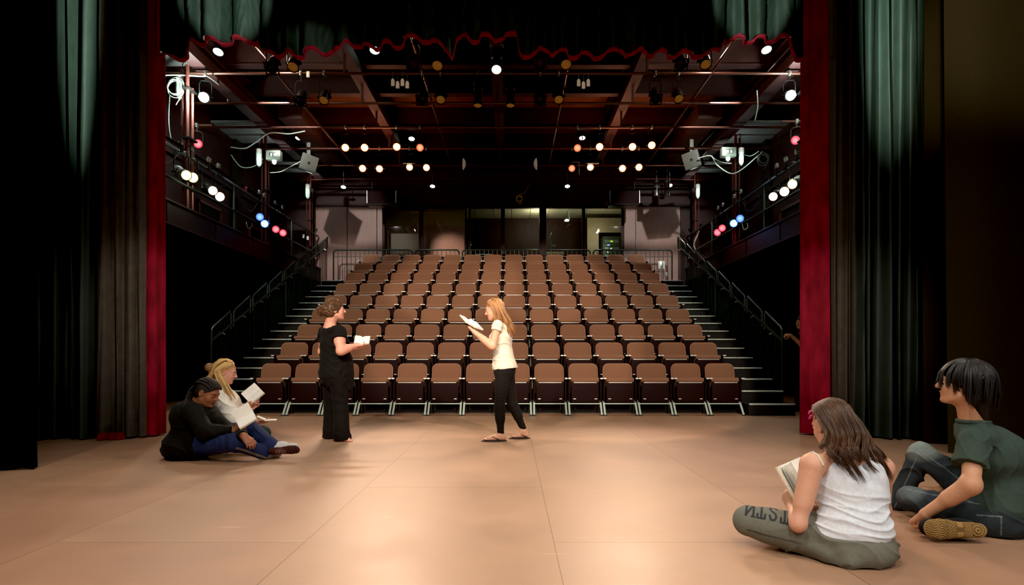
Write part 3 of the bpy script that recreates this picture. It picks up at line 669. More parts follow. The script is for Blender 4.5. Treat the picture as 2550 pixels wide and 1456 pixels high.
# plugs hanging from the pipes
for gx, gy, n, w in ((996, 205, 4, 'left'), (1453, 206, 3, 'right')):
    for k in range(n):
        p = W(gx + (k - (n - 1) / 2) * 12, gy + (k % 2) * 6, 10.9)
        t = thing('hanging_cable_plug', f'white cable plug tag, {ORD[k]} from the left in the {w} bunch under the pipe', 'plug', p, f'white plug tags in the {w} bunch')
        MB().add([(-0.032, 0, -0.06), (0.032, 0, -0.06), (0.032, 0, 0.04), (0.014, 0, 0.07), (-0.014, 0, 0.07), (-0.032, 0, 0.04)] + [(-0.032, 0.02, -0.06), (0.032, 0.02, -0.06), (0.032, 0.02, 0.04), (0.014, 0.02, 0.07), (-0.014, 0.02, 0.07), (-0.032, 0.02, 0.04)],
                 [(0, 1, 2, 3, 4, 5), (11, 10, 9, 8, 7, 6)] + [(i, i + 6, (i + 1) % 6 + 6, (i + 1) % 6) for i in range(6)]).build('tag', M['white_plastic'], t, smooth=False)
        MB().tube([(0, 0.01, 0.07), (0.0, 0.02, 0.2), (0.01, 0.1, PIPE_Z - p.z)], 0.007, 6).build('lead', M['dark_cable'], t)
p = W(767, 184, 10.9); t = thing('hanging_cable_plug', 'single white tag hanging under the nearest pipe at the left', 'plug', p)
MB().bevbox(-0.03, 0.03, 0, 0.015, -0.06, 0.05, 0.006).build('tag', M['white_plastic'], t); MB().tube([(0, 0.01, 0.05), (0, 0.1, PIPE_Z - p.z)], 0.006, 6).build('lead', M['dark_cable'], t)
# cables
def cable(name, pts, r, m, label, cat='cable', sub=8):
    P = [Vector(q) for q in pts]; out = []
    for i in range(len(P) - 1):
        p0, p1, p2, p3 = P[max(i - 1, 0)], P[i], P[i + 1], P[min(i + 2, len(P) - 1)]
        for k in range(sub):
            t = k / sub
            out.append(0.5 * ((2 * p1) + (p2 - p0) * t + (2 * p0 - 5 * p1 + 4 * p2 - p3) * t * t + (3 * p1 - p0 - 3 * p2 + p3) * t ** 3))
    out.append(P[-1]); return tag(MB().tube(out, r, 6).build(name, M[m]), label, cat)
def coil(name, c, r, n, m, label, thick=0.008):
    pts = []
    for k in range(n * 18):
        a = k / 18 * 2 * math.pi; q = r * (1 - 0.25 * ((k // 18) % 3) / 3) + rng.uniform(-0.004, 0.004)
        pts.append((c.x + q * math.cos(a), c.y + 0.03 * math.sin(a * 0.37), c.z + q * math.sin(a) - 0.02 * ((k // 18) % 4)))
    pts.append((c.x + 0.01, c.y, c.z - r * 2.2))
    return tag(MB().tube(pts, thick, 6).build(name, M[m]), label, 'cable')
coil('hanging_cable_coil', W(437, 213, 10.9), 0.16, 4, 'cable', 'pale coil of cable hanging from the pipe by the left curtain')
coil('hanging_cable_coil', W(1901, 392, 13.4), 0.12, 4, 'dark_cable', 'dark coil of cable hanging on the right gallery')
coil('hanging_cable_coil', W(1293, 492, 17.3), 0.09, 4, 'yellow_cable', 'yellow coil of cable hanging above the booth windows', 0.006)
cable('hanging_cable', [W(385, 189, 10.9), W(440, 187, 10.9), W(500, 190, 10.9), W(520, 192, 10.9), W(560, 226, 12.3), W(567, 252, 12.3)], 0.012, 'cable', 'pale cable tied along the pipe from the left curtain')
cable('hanging_cable', [W(423, 235, 10.9), W(420, 300, 10.7), W(425, 345, 10.6)], 0.009, 'dark_cable', 'dark cable dropping from the pale coil at the left')
cable('hanging_cable', [W(575, 366, 13.9), W(610, 369, 13.9), W(640, 352, 13.9), W(672, 331, 13.9), W(720, 333, 14.2), W(760, 326, 14.2)], 0.015, 'cable', 'thick pale cable looping over the left gallery to the pipes')
cable('hanging_cable', [W(575, 385, 13.9), W(600, 415, 14), W(632, 414, 14.1), W(655, 395, 14.2)], 0.01, 'cable', 'thin pale cable sagging left of the left junction box')
cable('hanging_cable', [W(672, 430, 14.2), W(700, 427, 14.3), W(725, 414, 14.4), W(752, 400, 14.5)], 0.011, 'cable', 'pale cable sagging from left conduits to left loudspeaker')
cable('hanging_cable', [W(1738, 394, 14.4), W(1770, 388, 14.2), W(1785, 410, 14.1), W(1820, 432, 14.0), W(1850, 420, 13.9), W(1898, 378, 13.6)], 0.014, 'cable', 'thick pale cable looping between right loudspeaker and gallery')
cable('hanging_cable', [W(1768, 388, 14.3), W(1795, 403, 14.1), W(1822, 407, 14.0)], 0.009, 'cable', 'thin pale cable sagging to the right junction box')
cable('hanging_cable', [W(1850, 384, 14.2), W(1870, 388, 13.9), W(1890, 376, 13.6)], 0.009, 'cable', 'thin pale cable right of the right jar light')
cable('hanging_cable', [W(1729, 600, 17.3), W(1741, 575, 17.2), W(1735, 592, 17.2), W(1728, 610, 17.3), W(1735, 628, 17.3)], 0.014, 'cable', 'pale cable curling at the top of right stair guard')
cable('hanging_cable', [W(613, 552, 13.5), W(617, 567, 13.5), W(625, 566, 13.5), W(628, 556, 13.5)], 0.009, 'cable', 'small loop of cable below the left blue lamps')
cable('hanging_cable', [W(1848, 556, 13.4), W(1852, 571, 13.4), W(1862, 566, 13.4), W(1860, 555, 13.4)], 0.009, 'cable', 'small loop of cable below the right blue lamps')
cable('hanging_cable', [W(1885, 225, 12.0), W(1887, 265, 12.0), W(1880, 300, 12.0)], 0.011, 'cable', 'short cable hanging from the pipe near the right work light')
cable('hanging_cable', [W(1295, 484, 17.3), W(1308, 478, 17.3), W(1317, 462, 17.4)], 0.006, 'yellow_cable', 'yellow cable end rising from the coil above the booth windows')
for px, py, w in ((1635, 470, 'left'), (1661, 470, 'right')):
    p = W(px, py, 16.6); t = thing('stage_spotlight', f'silver-striped unlit lamp at the far right pipe, {w} one of two', 'stage light', p, 'two silver-striped lamps')
    MB().lathe([(0.05, 0.22), (0.075, 0.18), (0.075, -0.2), (0.06, -0.2)], 16).build('housing', M['lamp_silver'], t)
    MB().lathe([(0.08, 0.02), (0.08, -0.04)], 16).build('band', M['lamp_black'], t); MB().tube([(0, 0, 0.2), (0, 0, PIPE_Z - p.z)], 0.012, 6).build('stem', M['lamp_black'], t)
p = W(609, 455, 14.6); t = thing('fire_alarm', 'small red fire alarm box on the left gallery wall', 'alarm', (WL + 0.03, 15.95, 5.45))
MB().bevbox(-0.025, 0.04, -0.06, 0.06, -0.09, 0.09, 0.01).build('case', mat('alarm_red', (150, 20, 24), 0.4, nscale=30, namt=0.05), t); MB().bevbox(0.03, 0.05, -0.04, 0.04, 0.03, 0.08, 0.005).build('strobe', M['white_plastic'], t)

for k, (px, py) in enumerate(((755, 587), (766, 592))):
    p = W(px, py, 17.0); t = thing('hanging_cable_plug', f'white plug tag at the top of the left stair guard, {("left", "right")[k]} one of two', 'plug', p, 'white plug tags by the left stair guard')
    MB().bevbox(-0.03, 0.03, 0, 0.02, -0.06, 0.05, 0.008).build('tag', M['white_plastic'], t); MB().tube([(0, 0.01, 0.05), (0.03, 0.02, 0.16), (-0.25, 0.05, 4.6 - p.z - 0.02)], 0.007, 6).build('lead', M['dark_cable'], t)
for i, (x, s) in enumerate(((GL - 0.03, 'left'), (GR + 0.03, 'right'))):
    for j, (ya, yb, sag) in enumerate(((9.3, 10.6, 0.28), (10.9, 12.4, 0.22), (12.7, 13.9, 0.3), (14.5, 16.2, 0.2))):
        cable('hanging_cable', [(x, ya, 4.6), (x, ya * 0.7 + yb * 0.3, 4.6 - sag), (x, ya * 0.3 + yb * 0.7, 4.6 - sag * 1.1), (x, yb, 4.6)], 0.008, 'dark_cable', f'dark cable sagging below the {s} gallery rail, {ORD[j]} from the stage')
# booth contents
t = thing('equipment_rack', 'grey equipment rack with lit displays inside the booth doorway', 'equipment rack', (3.28, 19.62, 2.6))
MB().bevbox(-0.29, 0.29, -0.08, 0.4, 0, 2.3, 0.01).build('cabinet', M['rack'], t)
for k in range(5):
    u = MB().bevbox(-0.24, 0.24, -0.1, -0.08, 1.6 + k * 0.12, 1.7 + k * 0.12, 0.004).build('rack_unit', M['rack'] if k % 2 else M['grey_box'], t)
    MB().box(-0.05 - 0.1 * (k % 2), 0.03 - 0.1 * (k % 2), -0.104, -0.1, 1.63 + k * 0.12, 1.67 + k * 0.12).build('display', M['led_green'] if k == 4 else (M['led_blue'] if k == 3 else M['chrome']), u)
t = thing('desk', 'long dark desk under the booth windows', 'desk', (0.3, 18.65, 2.6))
MB().bevbox(-1.6, 1.9, -0.3, 0.3, 1.32, 1.36, 0.01).build('desk_top', M['shell'], t)
for x in (-1.5, 1.8): MB().box(x - 0.03, x + 0.03, -0.28, 0.28, 0, 1.32).build('leg', M['shell'], t)
t = thing('music_stand', 'grey tilted script stand on the booth desk behind the third window', 'stand', (-0.85, 18.6, 3.96))
MB().tube([(-0.2, 0, 0), (0.02, 0, 0.16), (0.25, 0, 0.03)], 0.012, 6).build('legs', M['grey_box'], t); k = MB().bevbox(-0.28, 0.22, -0.01, 0.01, 0.17, 0.2, 0.004).build('ledge', M['grey_box'], t)
MB().box(-0.28, 0.22, -0.0, 0.2, 0.185, 0.195).build('plate', M['rack'], t)
t = thing('gooseneck_lamp', 'slim desk lamp bent over the booth desk behind the fifth window', 'lamp', (1.22, 18.55, 3.96))
MB().tube([(0, 0, 0), (0, 0, 0.5), (-0.05, 0, 0.7), (0.02, 0, 0.85)], 0.012, 6).build('neck', M['grey_box'], t)
k = MB().lathe([(0.01, 0.05), (0.11, 0.0), (0.1, -0.01)], 12).build('lamp_shade', M['chrome'], t); k.location = (0.1, 0, 0.42)
MB().lathe([(0.09, 0.0), (0.08, 0.03)], 12).build('base', M['grey_box'], t)
t = thing('picture_frame', 'pale framed board leaning on the booth desk behind the fifth window', 'frame', (1.38, 19.9, 3.5))
MB().box(-0.35, 0.35, 0, 0.03, 0.9, 0.95).box(-0.35, -0.31, 0, 0.03, 0.2, 0.9).box(0.31, 0.35, 0, 0.03, 0.2, 0.9).build('rim', M['cream_wall'], t, smooth=False); MB().box(-0.31, 0.31, 0.01, 0.02, 0.2, 0.9).build('board', M['rack'], t, smooth=False)
t = thing('window_bulb_light', 'small glowing lamp on a rod inside the fifth booth window', 'lamp', (1.75, 19.0, 5.3))
MB().tube([(0.08, 0, 0.0), (0.08, 0, 0.32)], 0.01, 6).build('rod', M['white_plastic'], t); MB().lathe([(0.03, 0.04), (0.075, 0.0), (0.07, -0.02)], 14).build('lamp_shade', M['g_down'], t)
# ------------------------------------------------------------------ curtains
def drape(name, path, z0, z1, nf, amp, seed, m, parent=None, per=16, nz=28, flare=0.0, bottom=None, sharp=1.0, lean=0.0, crease=0.0):
    """hanging cloth along a plan path (list of x, y); folds nf along it; bottom(u) offsets the lower edge"""
    r = random.Random(seed); path = [Vector((p[0], p[1], 0)) for p in path]
    seg = [(path[i + 1] - path[i]).length for i in range(len(path) - 1)]; T = sum(seg)
    nu = int(nf * per) + 1
    ph = [r.uniform(0, 6.28) for _ in range(6)]; am = [r.uniform(0.5, 1.3) for _ in range(int(nf) + 3)]
    vs = []
    for i in range(nu):
        u = i / (nu - 1); d = u * T; k = 0
        while k < len(seg) - 1 and d > seg[k]: d -= seg[k]; k += 1
        t = (path[k + 1] - path[k]).normalized(); n = Vector((t.y, -t.x, 0)); p = path[k] + t * d
        x = u * nf + 0.18 * math.sin(u * nf * 1.7 + ph[0])
        a = am[int(max(0, min(x, nf + 1)))] * (1 - (x % 1)) + am[int(max(0, min(x, nf + 1))) + 1] * (x % 1)
        s = math.sin(2 * math.pi * x); s = math.copysign(abs(s) ** sharp, s); s2 = math.sin(2 * math.pi * x * 2 + ph[1]) * 0.18
        for j in range(nz):
            w = j / (nz - 1); zb = z0 + (bottom(u) if bottom else 0); z = zb + (z1 - zb) * w
            g = 1 + flare * (1 - w) ** 2 + 0.15 * math.sin(3 * w + ph[2] + x)
            off = amp * a * (s + s2) * g + crease * (math.sin(z * 37 + 9 * math.sin(x * 5)) * math.sin(z * 13 + x * 11))
            sl = 0.35 * amp * math.sin(2 * math.pi * x * 0.5 + 2.2 * w + ph[3])
            vs.append(p + n * off + t * (sl + lean * (1 - w) ** 1.5) + Vector((0, 0, z)))
    fs = [(i * nz + j, (i + 1) * nz + j, (i + 1) * nz + j + 1, i * nz + j + 1) for i in range(nu - 1) for j in range(nz - 1)]
    return MB().add(vs, fs).build(name, M[m], parent, auto=80)

CZ = 6.3
# left house curtain drawn aside: black-green lining to the stage, red velvet at the leading edge
t = thing('stage_curtain', 'left stage curtain with black lining and a red velvet leading edge', 'curtain', (0, 0, 0), 'house curtains drawn to the sides')
drape('lining', [(-5.75, 6.8), (-5.2, 6.98), (-4.78, 7.0)], 0.02, CZ, 5, 0.1, 3, 'lining', t, flare=0.1, sharp=0.8, crease=0.006)
drape('lining', [(-4.8, 6.9), (-4.5, 6.98), (-4.31, 7.02)], 0.03, CZ, 3.5, 0.05, 9, 'taupe', t, flare=0.1, crease=0.008)
drape('velvet_edge', [(-4.42, 7.1), (-4.31, 7.17), (-4.29, 7.3), (-4.36, 7.44), (-4.9, 7.5)], 0.02, CZ, 4, 0.02, 5, 'velvet', t, flare=0.5, lean=0.02)
drape('velvet_hem', [(-4.75, 6.84), (-4.5, 6.9)], 0.01, 0.09, 3, 0.03, 8, 'velvet', t)
t = thing('stage_curtain', 'right stage curtain with black lining and a red velvet leading edge', 'curtain', (0, 0, 0), 'house curtains drawn to the sides')
drape('velvet_edge', [(4.4, 7.5), (3.68, 7.47), (3.6, 7.38), (3.62, 7.29), (3.72, 7.23), (3.84, 7.2)], 0.02, CZ, 4.5, 0.022, 12, 'velvet', t, flare=0.4)
drape('lining', [(3.84, 7.12), (4.12, 7.06)], 0.03, CZ, 3, 0.08, 19, 'taupe', t, flare=0.1)
drape('lining', [(4.06, 7.02), (4.45, 6.96), (4.82, 6.8)], 0.02, CZ, 5.5, 0.09, 23, 'lining', t, flare=0.1, sharp=0.8, crease=0.005)
# legs
t = thing('leg_curtain', 'black leg curtain at the near left edge of the stage', 'curtain', (0, 0, 0))
drape('cloth', [(-7.6, 4.9), (-5.0, 5.0), (-4.2, 5.04), (-4.16, 5.09), (-4.3, 5.15)], 0.012, CZ, 5, 0.05, 31, 'black_cloth', t, flare=0.5, lean=0.1)
t = thing('leg_curtain', 'brownish black leg curtain behind the near left one', 'curtain', (0, 0, 0))
drape('cloth', [(-7.6, 6.3), (-5.6, 6.4), (-5.22, 6.5)], 0.012, CZ, 6, 0.06, 37, 'olive_cloth', t, flare=0.2)
t = thing('leg_curtain', 'brown-black leg curtain just right of the right stage curtain', 'curtain', (0, 0, 0))
drape('cloth', [(4.6, 6.66), (4.9, 6.55), (7.6, 6.5)], 0.012, CZ, 4, 0.03, 41, 'olive_cloth', t, flare=0.2)
t = thing('leg_curtain', 'olive-brown velour leg curtain at the near right edge behind the seated man', 'curtain', (0, 0, 0))
drape('cloth', [(4.36, 5.98), (4.62, 5.9), (6.0, 5.8), (8.0, 5.7)], 0.012, CZ, 3.0, 0.07, 47, 'olive_cloth', t, flare=0.1)

# valance across the top with its red hem
VB = [(385, 136), (470, 137), (478, 99), (640, 97), (655, 128), (762, 131), (775, 122), (842, 124), (862, 97), (905, 112), (995, 106), (1008, 92), (1070, 92), (1125, 133), (1140, 88), (1175, 92), (1285, 86), (1298, 130), (1365, 124), (1460, 135), (1560, 126), (1700, 132), (1790, 126), (1803, 95), (1955, 93), (1972, 134), (2025, 140)]
YV = 7.15
vx = [((x - CX) / F_PX * YV, CAM_H - (y - HY) / F_PX * YV) for x, y in VB]
def vbot(x):
    pl = math.sin((x - XA) / (XB - XA) * 26 * 6.283 + 0.6); pl = 0.013 * math.copysign(abs(pl) ** 0.35, pl)
    for (x0, z0), (x1, z1) in zip(vx, vx[1:]):
        if x0 <= x <= x1: q = (x - x0) / (x1 - x0); q = q * q * (3 - 2 * q); return z0 + (z1 - z0) * q + pl
    return vx[0][1] if x < vx[0][0] else vx[-1][1]
XA, XB = -4.25, 3.555
t = thing('stage_valance', 'black pleated valance across the top of the stage with a red hem', 'valance', (0, 0, 0))
drape('cloth', [(XA, YV), (XB, YV)], 0, CZ, 26, 0.065, 53, 'lining', t, per=18, nz=34, crease=0.008, bottom=lambda u: vbot(XA + (XB - XA) * u), sharp=0.45)
def hem(off, dz0, dz1, seed, y):
    vs = []; n = 900
    r = random.Random(53); ph = [r.uniform(0, 6.28) for _ in range(6)]
    for i in range(n):
        u = i / (n - 1); x = XA + (XB - XA) * u; zb = vbot(x); xx = u * 26 + 0.18 * math.sin(u * 26 * 1.7 + ph[0])
        s = math.sin(2 * math.pi * xx); s = math.copysign(abs(s) ** 0.45, s)
        for j, (dy, dz) in enumerate(((0, 0.012), (0.004, -0.014), (0.02, -0.03), (0.045, -0.026), (0.055, 0.0), (0.05, 0.03))):
            vs.append((x + 0.01 * math.sin(xx * 9), YV - 0.05 * s + dy, zb + dz + 0.012 * math.sin(xx * 6.28 + 1)))
    return MB().add(vs, [(i * 6 + j, (i + 1) * 6 + j, (i + 1) * 6 + j + 1, i * 6 + j + 1) for i in range(n - 1) for j in range(5)])
hem(0, 0, 0, 1, 0).build('hem', M['hem_red'], t, auto=80)

# ------------------------------------------------------------------ bodies: blended tapered limbs turned into one continuous surface
V = Vector
def npv(p): return np.array(p, dtype=np.float32)
class Skin:
    def __init__(s): s.pr = []; s.paint = []
    def cap(s, a, b, ra, rb=None, k=0.02, op='u', flat=0):
        s.pr.append(('c', npv(a), npv(b), ra, ra if rb is None else rb, k, op, flat)); return s
    def chain(s, pts, rad, k=0.02, op='u'):
        for i in range(len(pts) - 1): s.cap(pts[i], pts[i + 1], rad[i], rad[i + 1], k if i == 0 else max(k, 0.012), op)
        return s
    def ell(s, c, r, R=None, k=0.03, op='u'):
        s.pr.append(('e', npv(c), npv(r), np.eye(3, dtype=np.float32) if R is None else np.array([tuple(x) for x in R], dtype=np.float32), k, op)); return s
    def cut(s, p, n):  # keep the side the normal points away from
        s.pr.append(('p', npv(p), npv(V(n).normalized()))); return s
    @staticmethod
    def dist(pr, P):
        if pr[0] == 'c':
            _, a, b, ra, rb, k, op, flat = pr
            ab = b - a; L2 = float((ab ** 2).sum()) + 1e-12; pa = P - a
            tu = (pa @ ab) / L2; t = np.clip(tu, 0, 1)
            d = np.sqrt(((pa - t[..., None] * ab) ** 2).sum(-1)) - (ra + (rb - ra) * t)
            L = math.sqrt(L2)
            if flat & 1: d = np.maximum(d, -tu * L)
            if flat & 2: d = np.maximum(d, (tu - 1) * L)
            return d
        _, c, r, R, k, op = pr
        q = (P - c) @ R.T; k0 = np.sqrt(((q / r) ** 2).sum(-1)); k1 = np.sqrt(((q / (r * r)) ** 2).sum(-1)) + 1e-9
        return k0 * (k0 - 1) / k1
    @staticmethod
    def bounds(pr):
        if pr[0] == 'c':
            r = max(pr[3], pr[4]); return np.minimum(pr[1], pr[2]) - r, np.maximum(pr[1], pr[2]) + r
        e = np.abs(pr[3].T) @ pr[2]; return pr[1] - e, pr[1] + e
    def surface(s, h):
        un = [p for p in s.pr if p[0] != 'p' and p[-2 if p[0] == 'c' else -1] == 'u']
        lo = np.min([s.bounds(p)[0] for p in un], 0) - 3 * h; hi = np.max([s.bounds(p)[1] for p in un], 0) + 3 * h
        n = np.ceil((hi - lo) / h).astype(int) + 1
        f = np.full(n, 1.0, np.float32)
        ax = [lo[i] + h * np.arange(n[i], dtype=np.float32) for i in range(3)]
        for p in s.pr:
            if p[0] == 'p':
                d = sum((ax[i] - p[1][i]).reshape([-1 if j == i else 1 for j in range(3)]) * p[2][i] for i in range(3))
                np.maximum(f, d, out=f); continue
            k = p[5] if p[0] == 'c' else p[4]; op = p[-2] if p[0] == 'c' else p[-1]
            b0, b1 = s.bounds(p); m = k + 2.5 * h
            i0 = np.maximum(((b0 - m - lo) / h).astype(int), 0); i1 = np.minimum(((b1 + m - lo) / h).astype(int) + 2, n)
            if (i1 <= i0).any(): continue
            sl = tuple(slice(a, b) for a, b in zip(i0, i1))
            G = np.stack(np.meshgrid(*[ax[i][i0[i]:i1[i]] for i in range(3)], indexing='ij'), -1)
            d2 = s.dist(p, G).astype(np.float32); d1 = f[sl]
            if op == 'u': q = np.clip(0.5 + 0.5 * (d1 - d2) / k, 0, 1); f[sl] = d1 + (d2 - d1) * q - k * q * (1 - q)
            else: d1n = -d1; q = np.clip(0.5 + 0.5 * (d1n - d2) / k, 0, 1); f[sl] = -(d1n + (d2 - d1n) * q - k * q * (1 - q))
        ins = f < 0
        c = np.zeros(tuple(np.array(f.shape) - 1), np.int8)
        for dx in (0, 1):
            for dy in (0, 1):
                for dz in (0, 1): c += ins[dx:n[0] - 1 + dx, dy:n[1] - 1 + dy, dz:n[2] - 1 + dz]
        act = np.argwhere((c > 0) & (c < 8)); N = len(act)
        idx = np.full(c.shape, -1, np.int32); idx[tuple(act.T)] = np.arange(N)
        cs = [(a, b, e) for a in (0, 1) for b in (0, 1) for e in (0, 1)]
        val = {q: f[act[:, 0] + q[0], act[:, 1] + q[1], act[:, 2] + q[2]] for q in cs}
        acc = np.zeros((N, 3), np.float32); cnt = np.zeros(N, np.float32)
        for q in cs:
            for d in range(3):
                if q[d] == 0:
                    q2 = tuple(1 if i == d else q[i] for i in range(3)); a, b = val[q], val[q2]
                    x = (a < 0) != (b < 0); t = np.where(x, a / np.where(x, a - b, 1), 0)
                    pt = np.tile(np.array(q, np.float32), (N, 1)); pt[:, d] += t
                    acc[x] += pt[x]; cnt[x] += 1
        Vt = lo + h * (act + acc / cnt[:, None])
        faces = []
        for d in range(3):
            e1, e2 = (d + 1) % 3, (d + 2) % 3
            sa = [slice(None)] * 3; sb = [slice(None)] * 3; sa[d] = slice(0, -1); sb[d] = slice(1, None)
            A, B = ins[tuple(sa)], ins[tuple(sb)]
            for flip, msk in ((False, A & ~B), (True, ~A & B)):
                E = np.argwhere(msk)
                E = E[(E[:, e1] > 0) & (E[:, e2] > 0) & (E[:, e1] < n[e1] - 1) & (E[:, e2] < n[e2] - 1)]
                if not len(E): continue
                def cell(o1, o2):
                    Q = E.copy(); Q[:, e1] -= o1; Q[:, e2] -= o2; return idx[tuple(Q.T)]
                q = np.stack([cell(1, 1), cell(0, 1), cell(0, 0), cell(1, 0)], 1)
                faces.append(q[:, ::-1] if flip else q)
        Fc = np.concatenate(faces); Fc = Fc[(Fc >= 0).all(1)]
        return Vt.astype(np.float32), Fc
    def build(s, name, m, parent, h=0.005, base=None, paint=(), fold=None, colfn=None, relax=1):
        Vt, Fc = s.surface(h)
        if relax:
            for _ in range(relax):
                ac = np.zeros_like(Vt); ct = np.zeros(len(Vt), np.float32)
                for i in range(4):
                    np.add.at(ac, Fc[:, i], Vt[Fc[:, (i + 1) % 4]] + Vt[Fc[:, (i + 3) % 4]]); np.add.at(ct, Fc[:, i], 2)
                Vt = Vt * 0.5 + 0.5 * ac / np.maximum(ct, 1)[:, None]
        fn = np.cross(Vt[Fc[:, 2]] - Vt[Fc[:, 0]], Vt[Fc[:, 3]] - Vt[Fc[:, 1]])
        Nn = np.zeros_like(Vt)
        for i in range(4): np.add.at(Nn, Fc[:, i], fn)
        Nn /= np.linalg.norm(Nn, axis=1)[:, None] + 1e-9
        V0 = Vt.copy()
        if fold: Vt = Vt + Nn * fold(Vt, Nn)[:, None]
        me = bpy.data.meshes.new(name)
        me.vertices.add(len(Vt)); me.vertices.foreach_set('co', Vt.astype(np.float32).ravel())
        me.loops.add(len(Fc) * 4); me.loops.foreach_set('vertex_index', Fc.astype(np.int32).ravel())
        me.polygons.add(len(Fc)); me.polygons.foreach_set('loop_start', np.arange(len(Fc), dtype=np.int32) * 4)
        me.polygons.foreach_set('use_smooth', np.ones(len(Fc), bool))
        me.update(calc_edges=True); me.validate()
        if base is not None:
            C = np.tile(np.array(lin(*base), np.float32), (len(Vt), 1))
            for pr, col, soft in paint:
                w = np.clip(1 - s.dist(pr, V0) / soft, 0, 1)[:, None]; C = C * (1 - w) + w * np.array(lin(*col), np.float32)
            if colfn: C = colfn(V0, Nn, C)
            at = me.color_attributes.new('Col', 'FLOAT_COLOR', 'POINT'); at.data.foreach_set('color', C.ravel())
        me.materials.append(m)
        o = bpy.data.objects.new(name, me); COL.objects.link(o); o.parent = parent
        return o

def pcap(a, b, r): return ('c', npv(a), npv(b), r, r, 0.01, 'u', 0)
def pell(c, r, R=None): return ('e', npv(c), npv(r), np.eye(3, dtype=np.float32) if R is None else np.array([tuple(x) for x in R], dtype=np.float32), 0.01, 'u')

def folds(seed, amp, freq, ax=(0, 0, 1), warp=1.0, mask=None):
    r = np.random.RandomState(seed); A = npv(V(ax).normalized())
    D = r.normal(size=(5, 3)); D /= np.linalg.norm(D, axis=1)[:, None]; ph = r.uniform(0, 6.28, 8)
    def fn(P, N):
        w = sum(np.sin(P @ D[i] * freq * 0.45 * (1 + 0.3 * i) + ph[i]) for i in range(3)) * warp
        u = np.sin(P @ A * freq + w + ph[5]); u2 = np.sin((P @ D[3]) * freq * 1.7 + w * 1.3 + ph[6]); e = 0.5 + 0.5 * np.sin(P @ D[4] * freq * 0.5 + ph[7])
        d = amp * ((1 - np.abs(u)) ** 2 * 1.2 - 0.4 + 0.35 * u2 * e) * (0.35 + 0.65 * e)
        return d * (mask(P) if mask else 1)
    return fn

def frame(fwd, up=(0, 0, 1)):
    f = V(fwd).normalized(); u = V(up); u = (u - f * u.dot(f)).normalized(); r = f.cross(u); return f, r, u   # forward, right, up

def head(S, c, fwd, up, sc=1.0, neck=None, nr=0.054, eyes='down', female=True, wide=1.0, roundf=1.0):
    """adds a head with a face; returns paint list"""
    f, r, u = frame(fwd, up); c = V(c); R = (f, r, u)
    def q(a, b, e): return c + (f * a + r * b * wide + u * e) * sc
    def rad(a, b, e): return (a * sc, b * sc * wide, e * sc)
    S.ell(q(-0.012, 0, 0.032), rad(0.098, 0.076, 0.083), R, 0.03)
    S.ell(q(0.024, 0, -0.03), rad(0.068, 0.058 * roundf, 0.082), R, 0.03)
    S.ell(q(0.03, 0, -0.068), rad(0.055, 0.047 * roundf, 0.038), R, 0.025)
    for b in (-1, 1):
        S.ell(q(0.052, b * 0.037, -0.032), rad(0.03, 0.026, 0.03), R, 0.025)
        S.cap(q(0.0, b * 0.056, -0.06), q(0.06, b * 0.025, -0.092), 0.016 * sc, 0.014 * sc, 0.03)
    S.ell(q(0.078, 0, -0.094), rad(0.018, 0.021, 0.016), R, 0.02)
    S.ell(q(0.076, 0, 0.022), rad(0.02, 0.052, 0.013), R, 0.018)
    for b in (-1, 1): S.ell(q(0.101, b * 0.032, 0.0), rad(0.018, 0.021, 0.013), R, 0.014, 's')
    for b in (-1, 1):
        S.ell(q(0.073, b * 0.032, 0.0), rad(0.016, 0.019, 0.0135), R, 0.004)
        S.cap(q(0.085, b * 0.017, 0.006), q(0.082, b * 0.047, 0.004), 0.0045 * sc, 0.004 * sc, 0.004)
        S.ell(q(-0.008, b * 0.077, -0.008), rad(0.02, 0.009, 0.033), R, 0.01)
        S.ell(q(-0.004, b * 0.085, -0.008), rad(0.011, 0.007, 0.02), R, 0.006, 's')
    S.cap(q(0.089, 0, 0.014), q(0.112, 0, -0.022), 0.0085 * sc, 0.0115 * sc, 0.012)
    for b in (-1, 1): S.ell(q(0.101, b * 0.011, -0.026), rad(0.011, 0.008, 0.008), R, 0.007)
    S.cap(q(0.09, -0.018, -0.054), q(0.09, 0.018, -0.054), 0.005 * sc, k=0.006); S.cap(q(0.096, -0.006, -0.052), q(0.096, 0.006, -0.052), 0.0055 * sc, k=0.008)
    S.cap(q(0.089, -0.014, -0.067), q(0.089, 0.014, -0.067), 0.007 * sc, k=0.007)
    S.cap(q(0.088, -0.023, -0.0605), q(0.088, 0.023, -0.0605), 0.002 * sc, k=0.003)
    if neck is not None: S.cap(q(-0.025, 0, -0.06), neck, nr * sc, nr * 1.08 * sc, 0.03)
    P = [(pcap(q(0.096, -0.016, -0.0545), q(0.096, 0.016, -0.0545), 0.005 * sc), (168, 84, 76), 0.004), (pcap(q(0.092, -0.013, -0.067), q(0.092, 0.013, -0.067), 0.006 * sc), (176, 90, 82), 0.004)]
    for b in (-1, 1):
        if eyes == 'open':
            P += [(pell(q(0.087, b * 0.032, -0.001), rad(0.006, 0.014, 0.006), R), (225, 218, 210), 0.002), (pell(q(0.09, b * 0.032, -0.001), rad(0.006, 0.006, 0.006), R), (45, 30, 22), 0.002)]
        else: P += [(pcap(q(0.09, b * 0.022, -0.0075), q(0.084, b * 0.045, -0.006), 0.0022 * sc), (70, 44, 34), 0.003)]
        P += [(pcap(q(0.094, b * 0.016, 0.025), q(0.084, b * 0.048, 0.026), 0.003 * sc), (84, 58, 42), 0.004)]
    S.hd = (q, rad, R, sc); return P

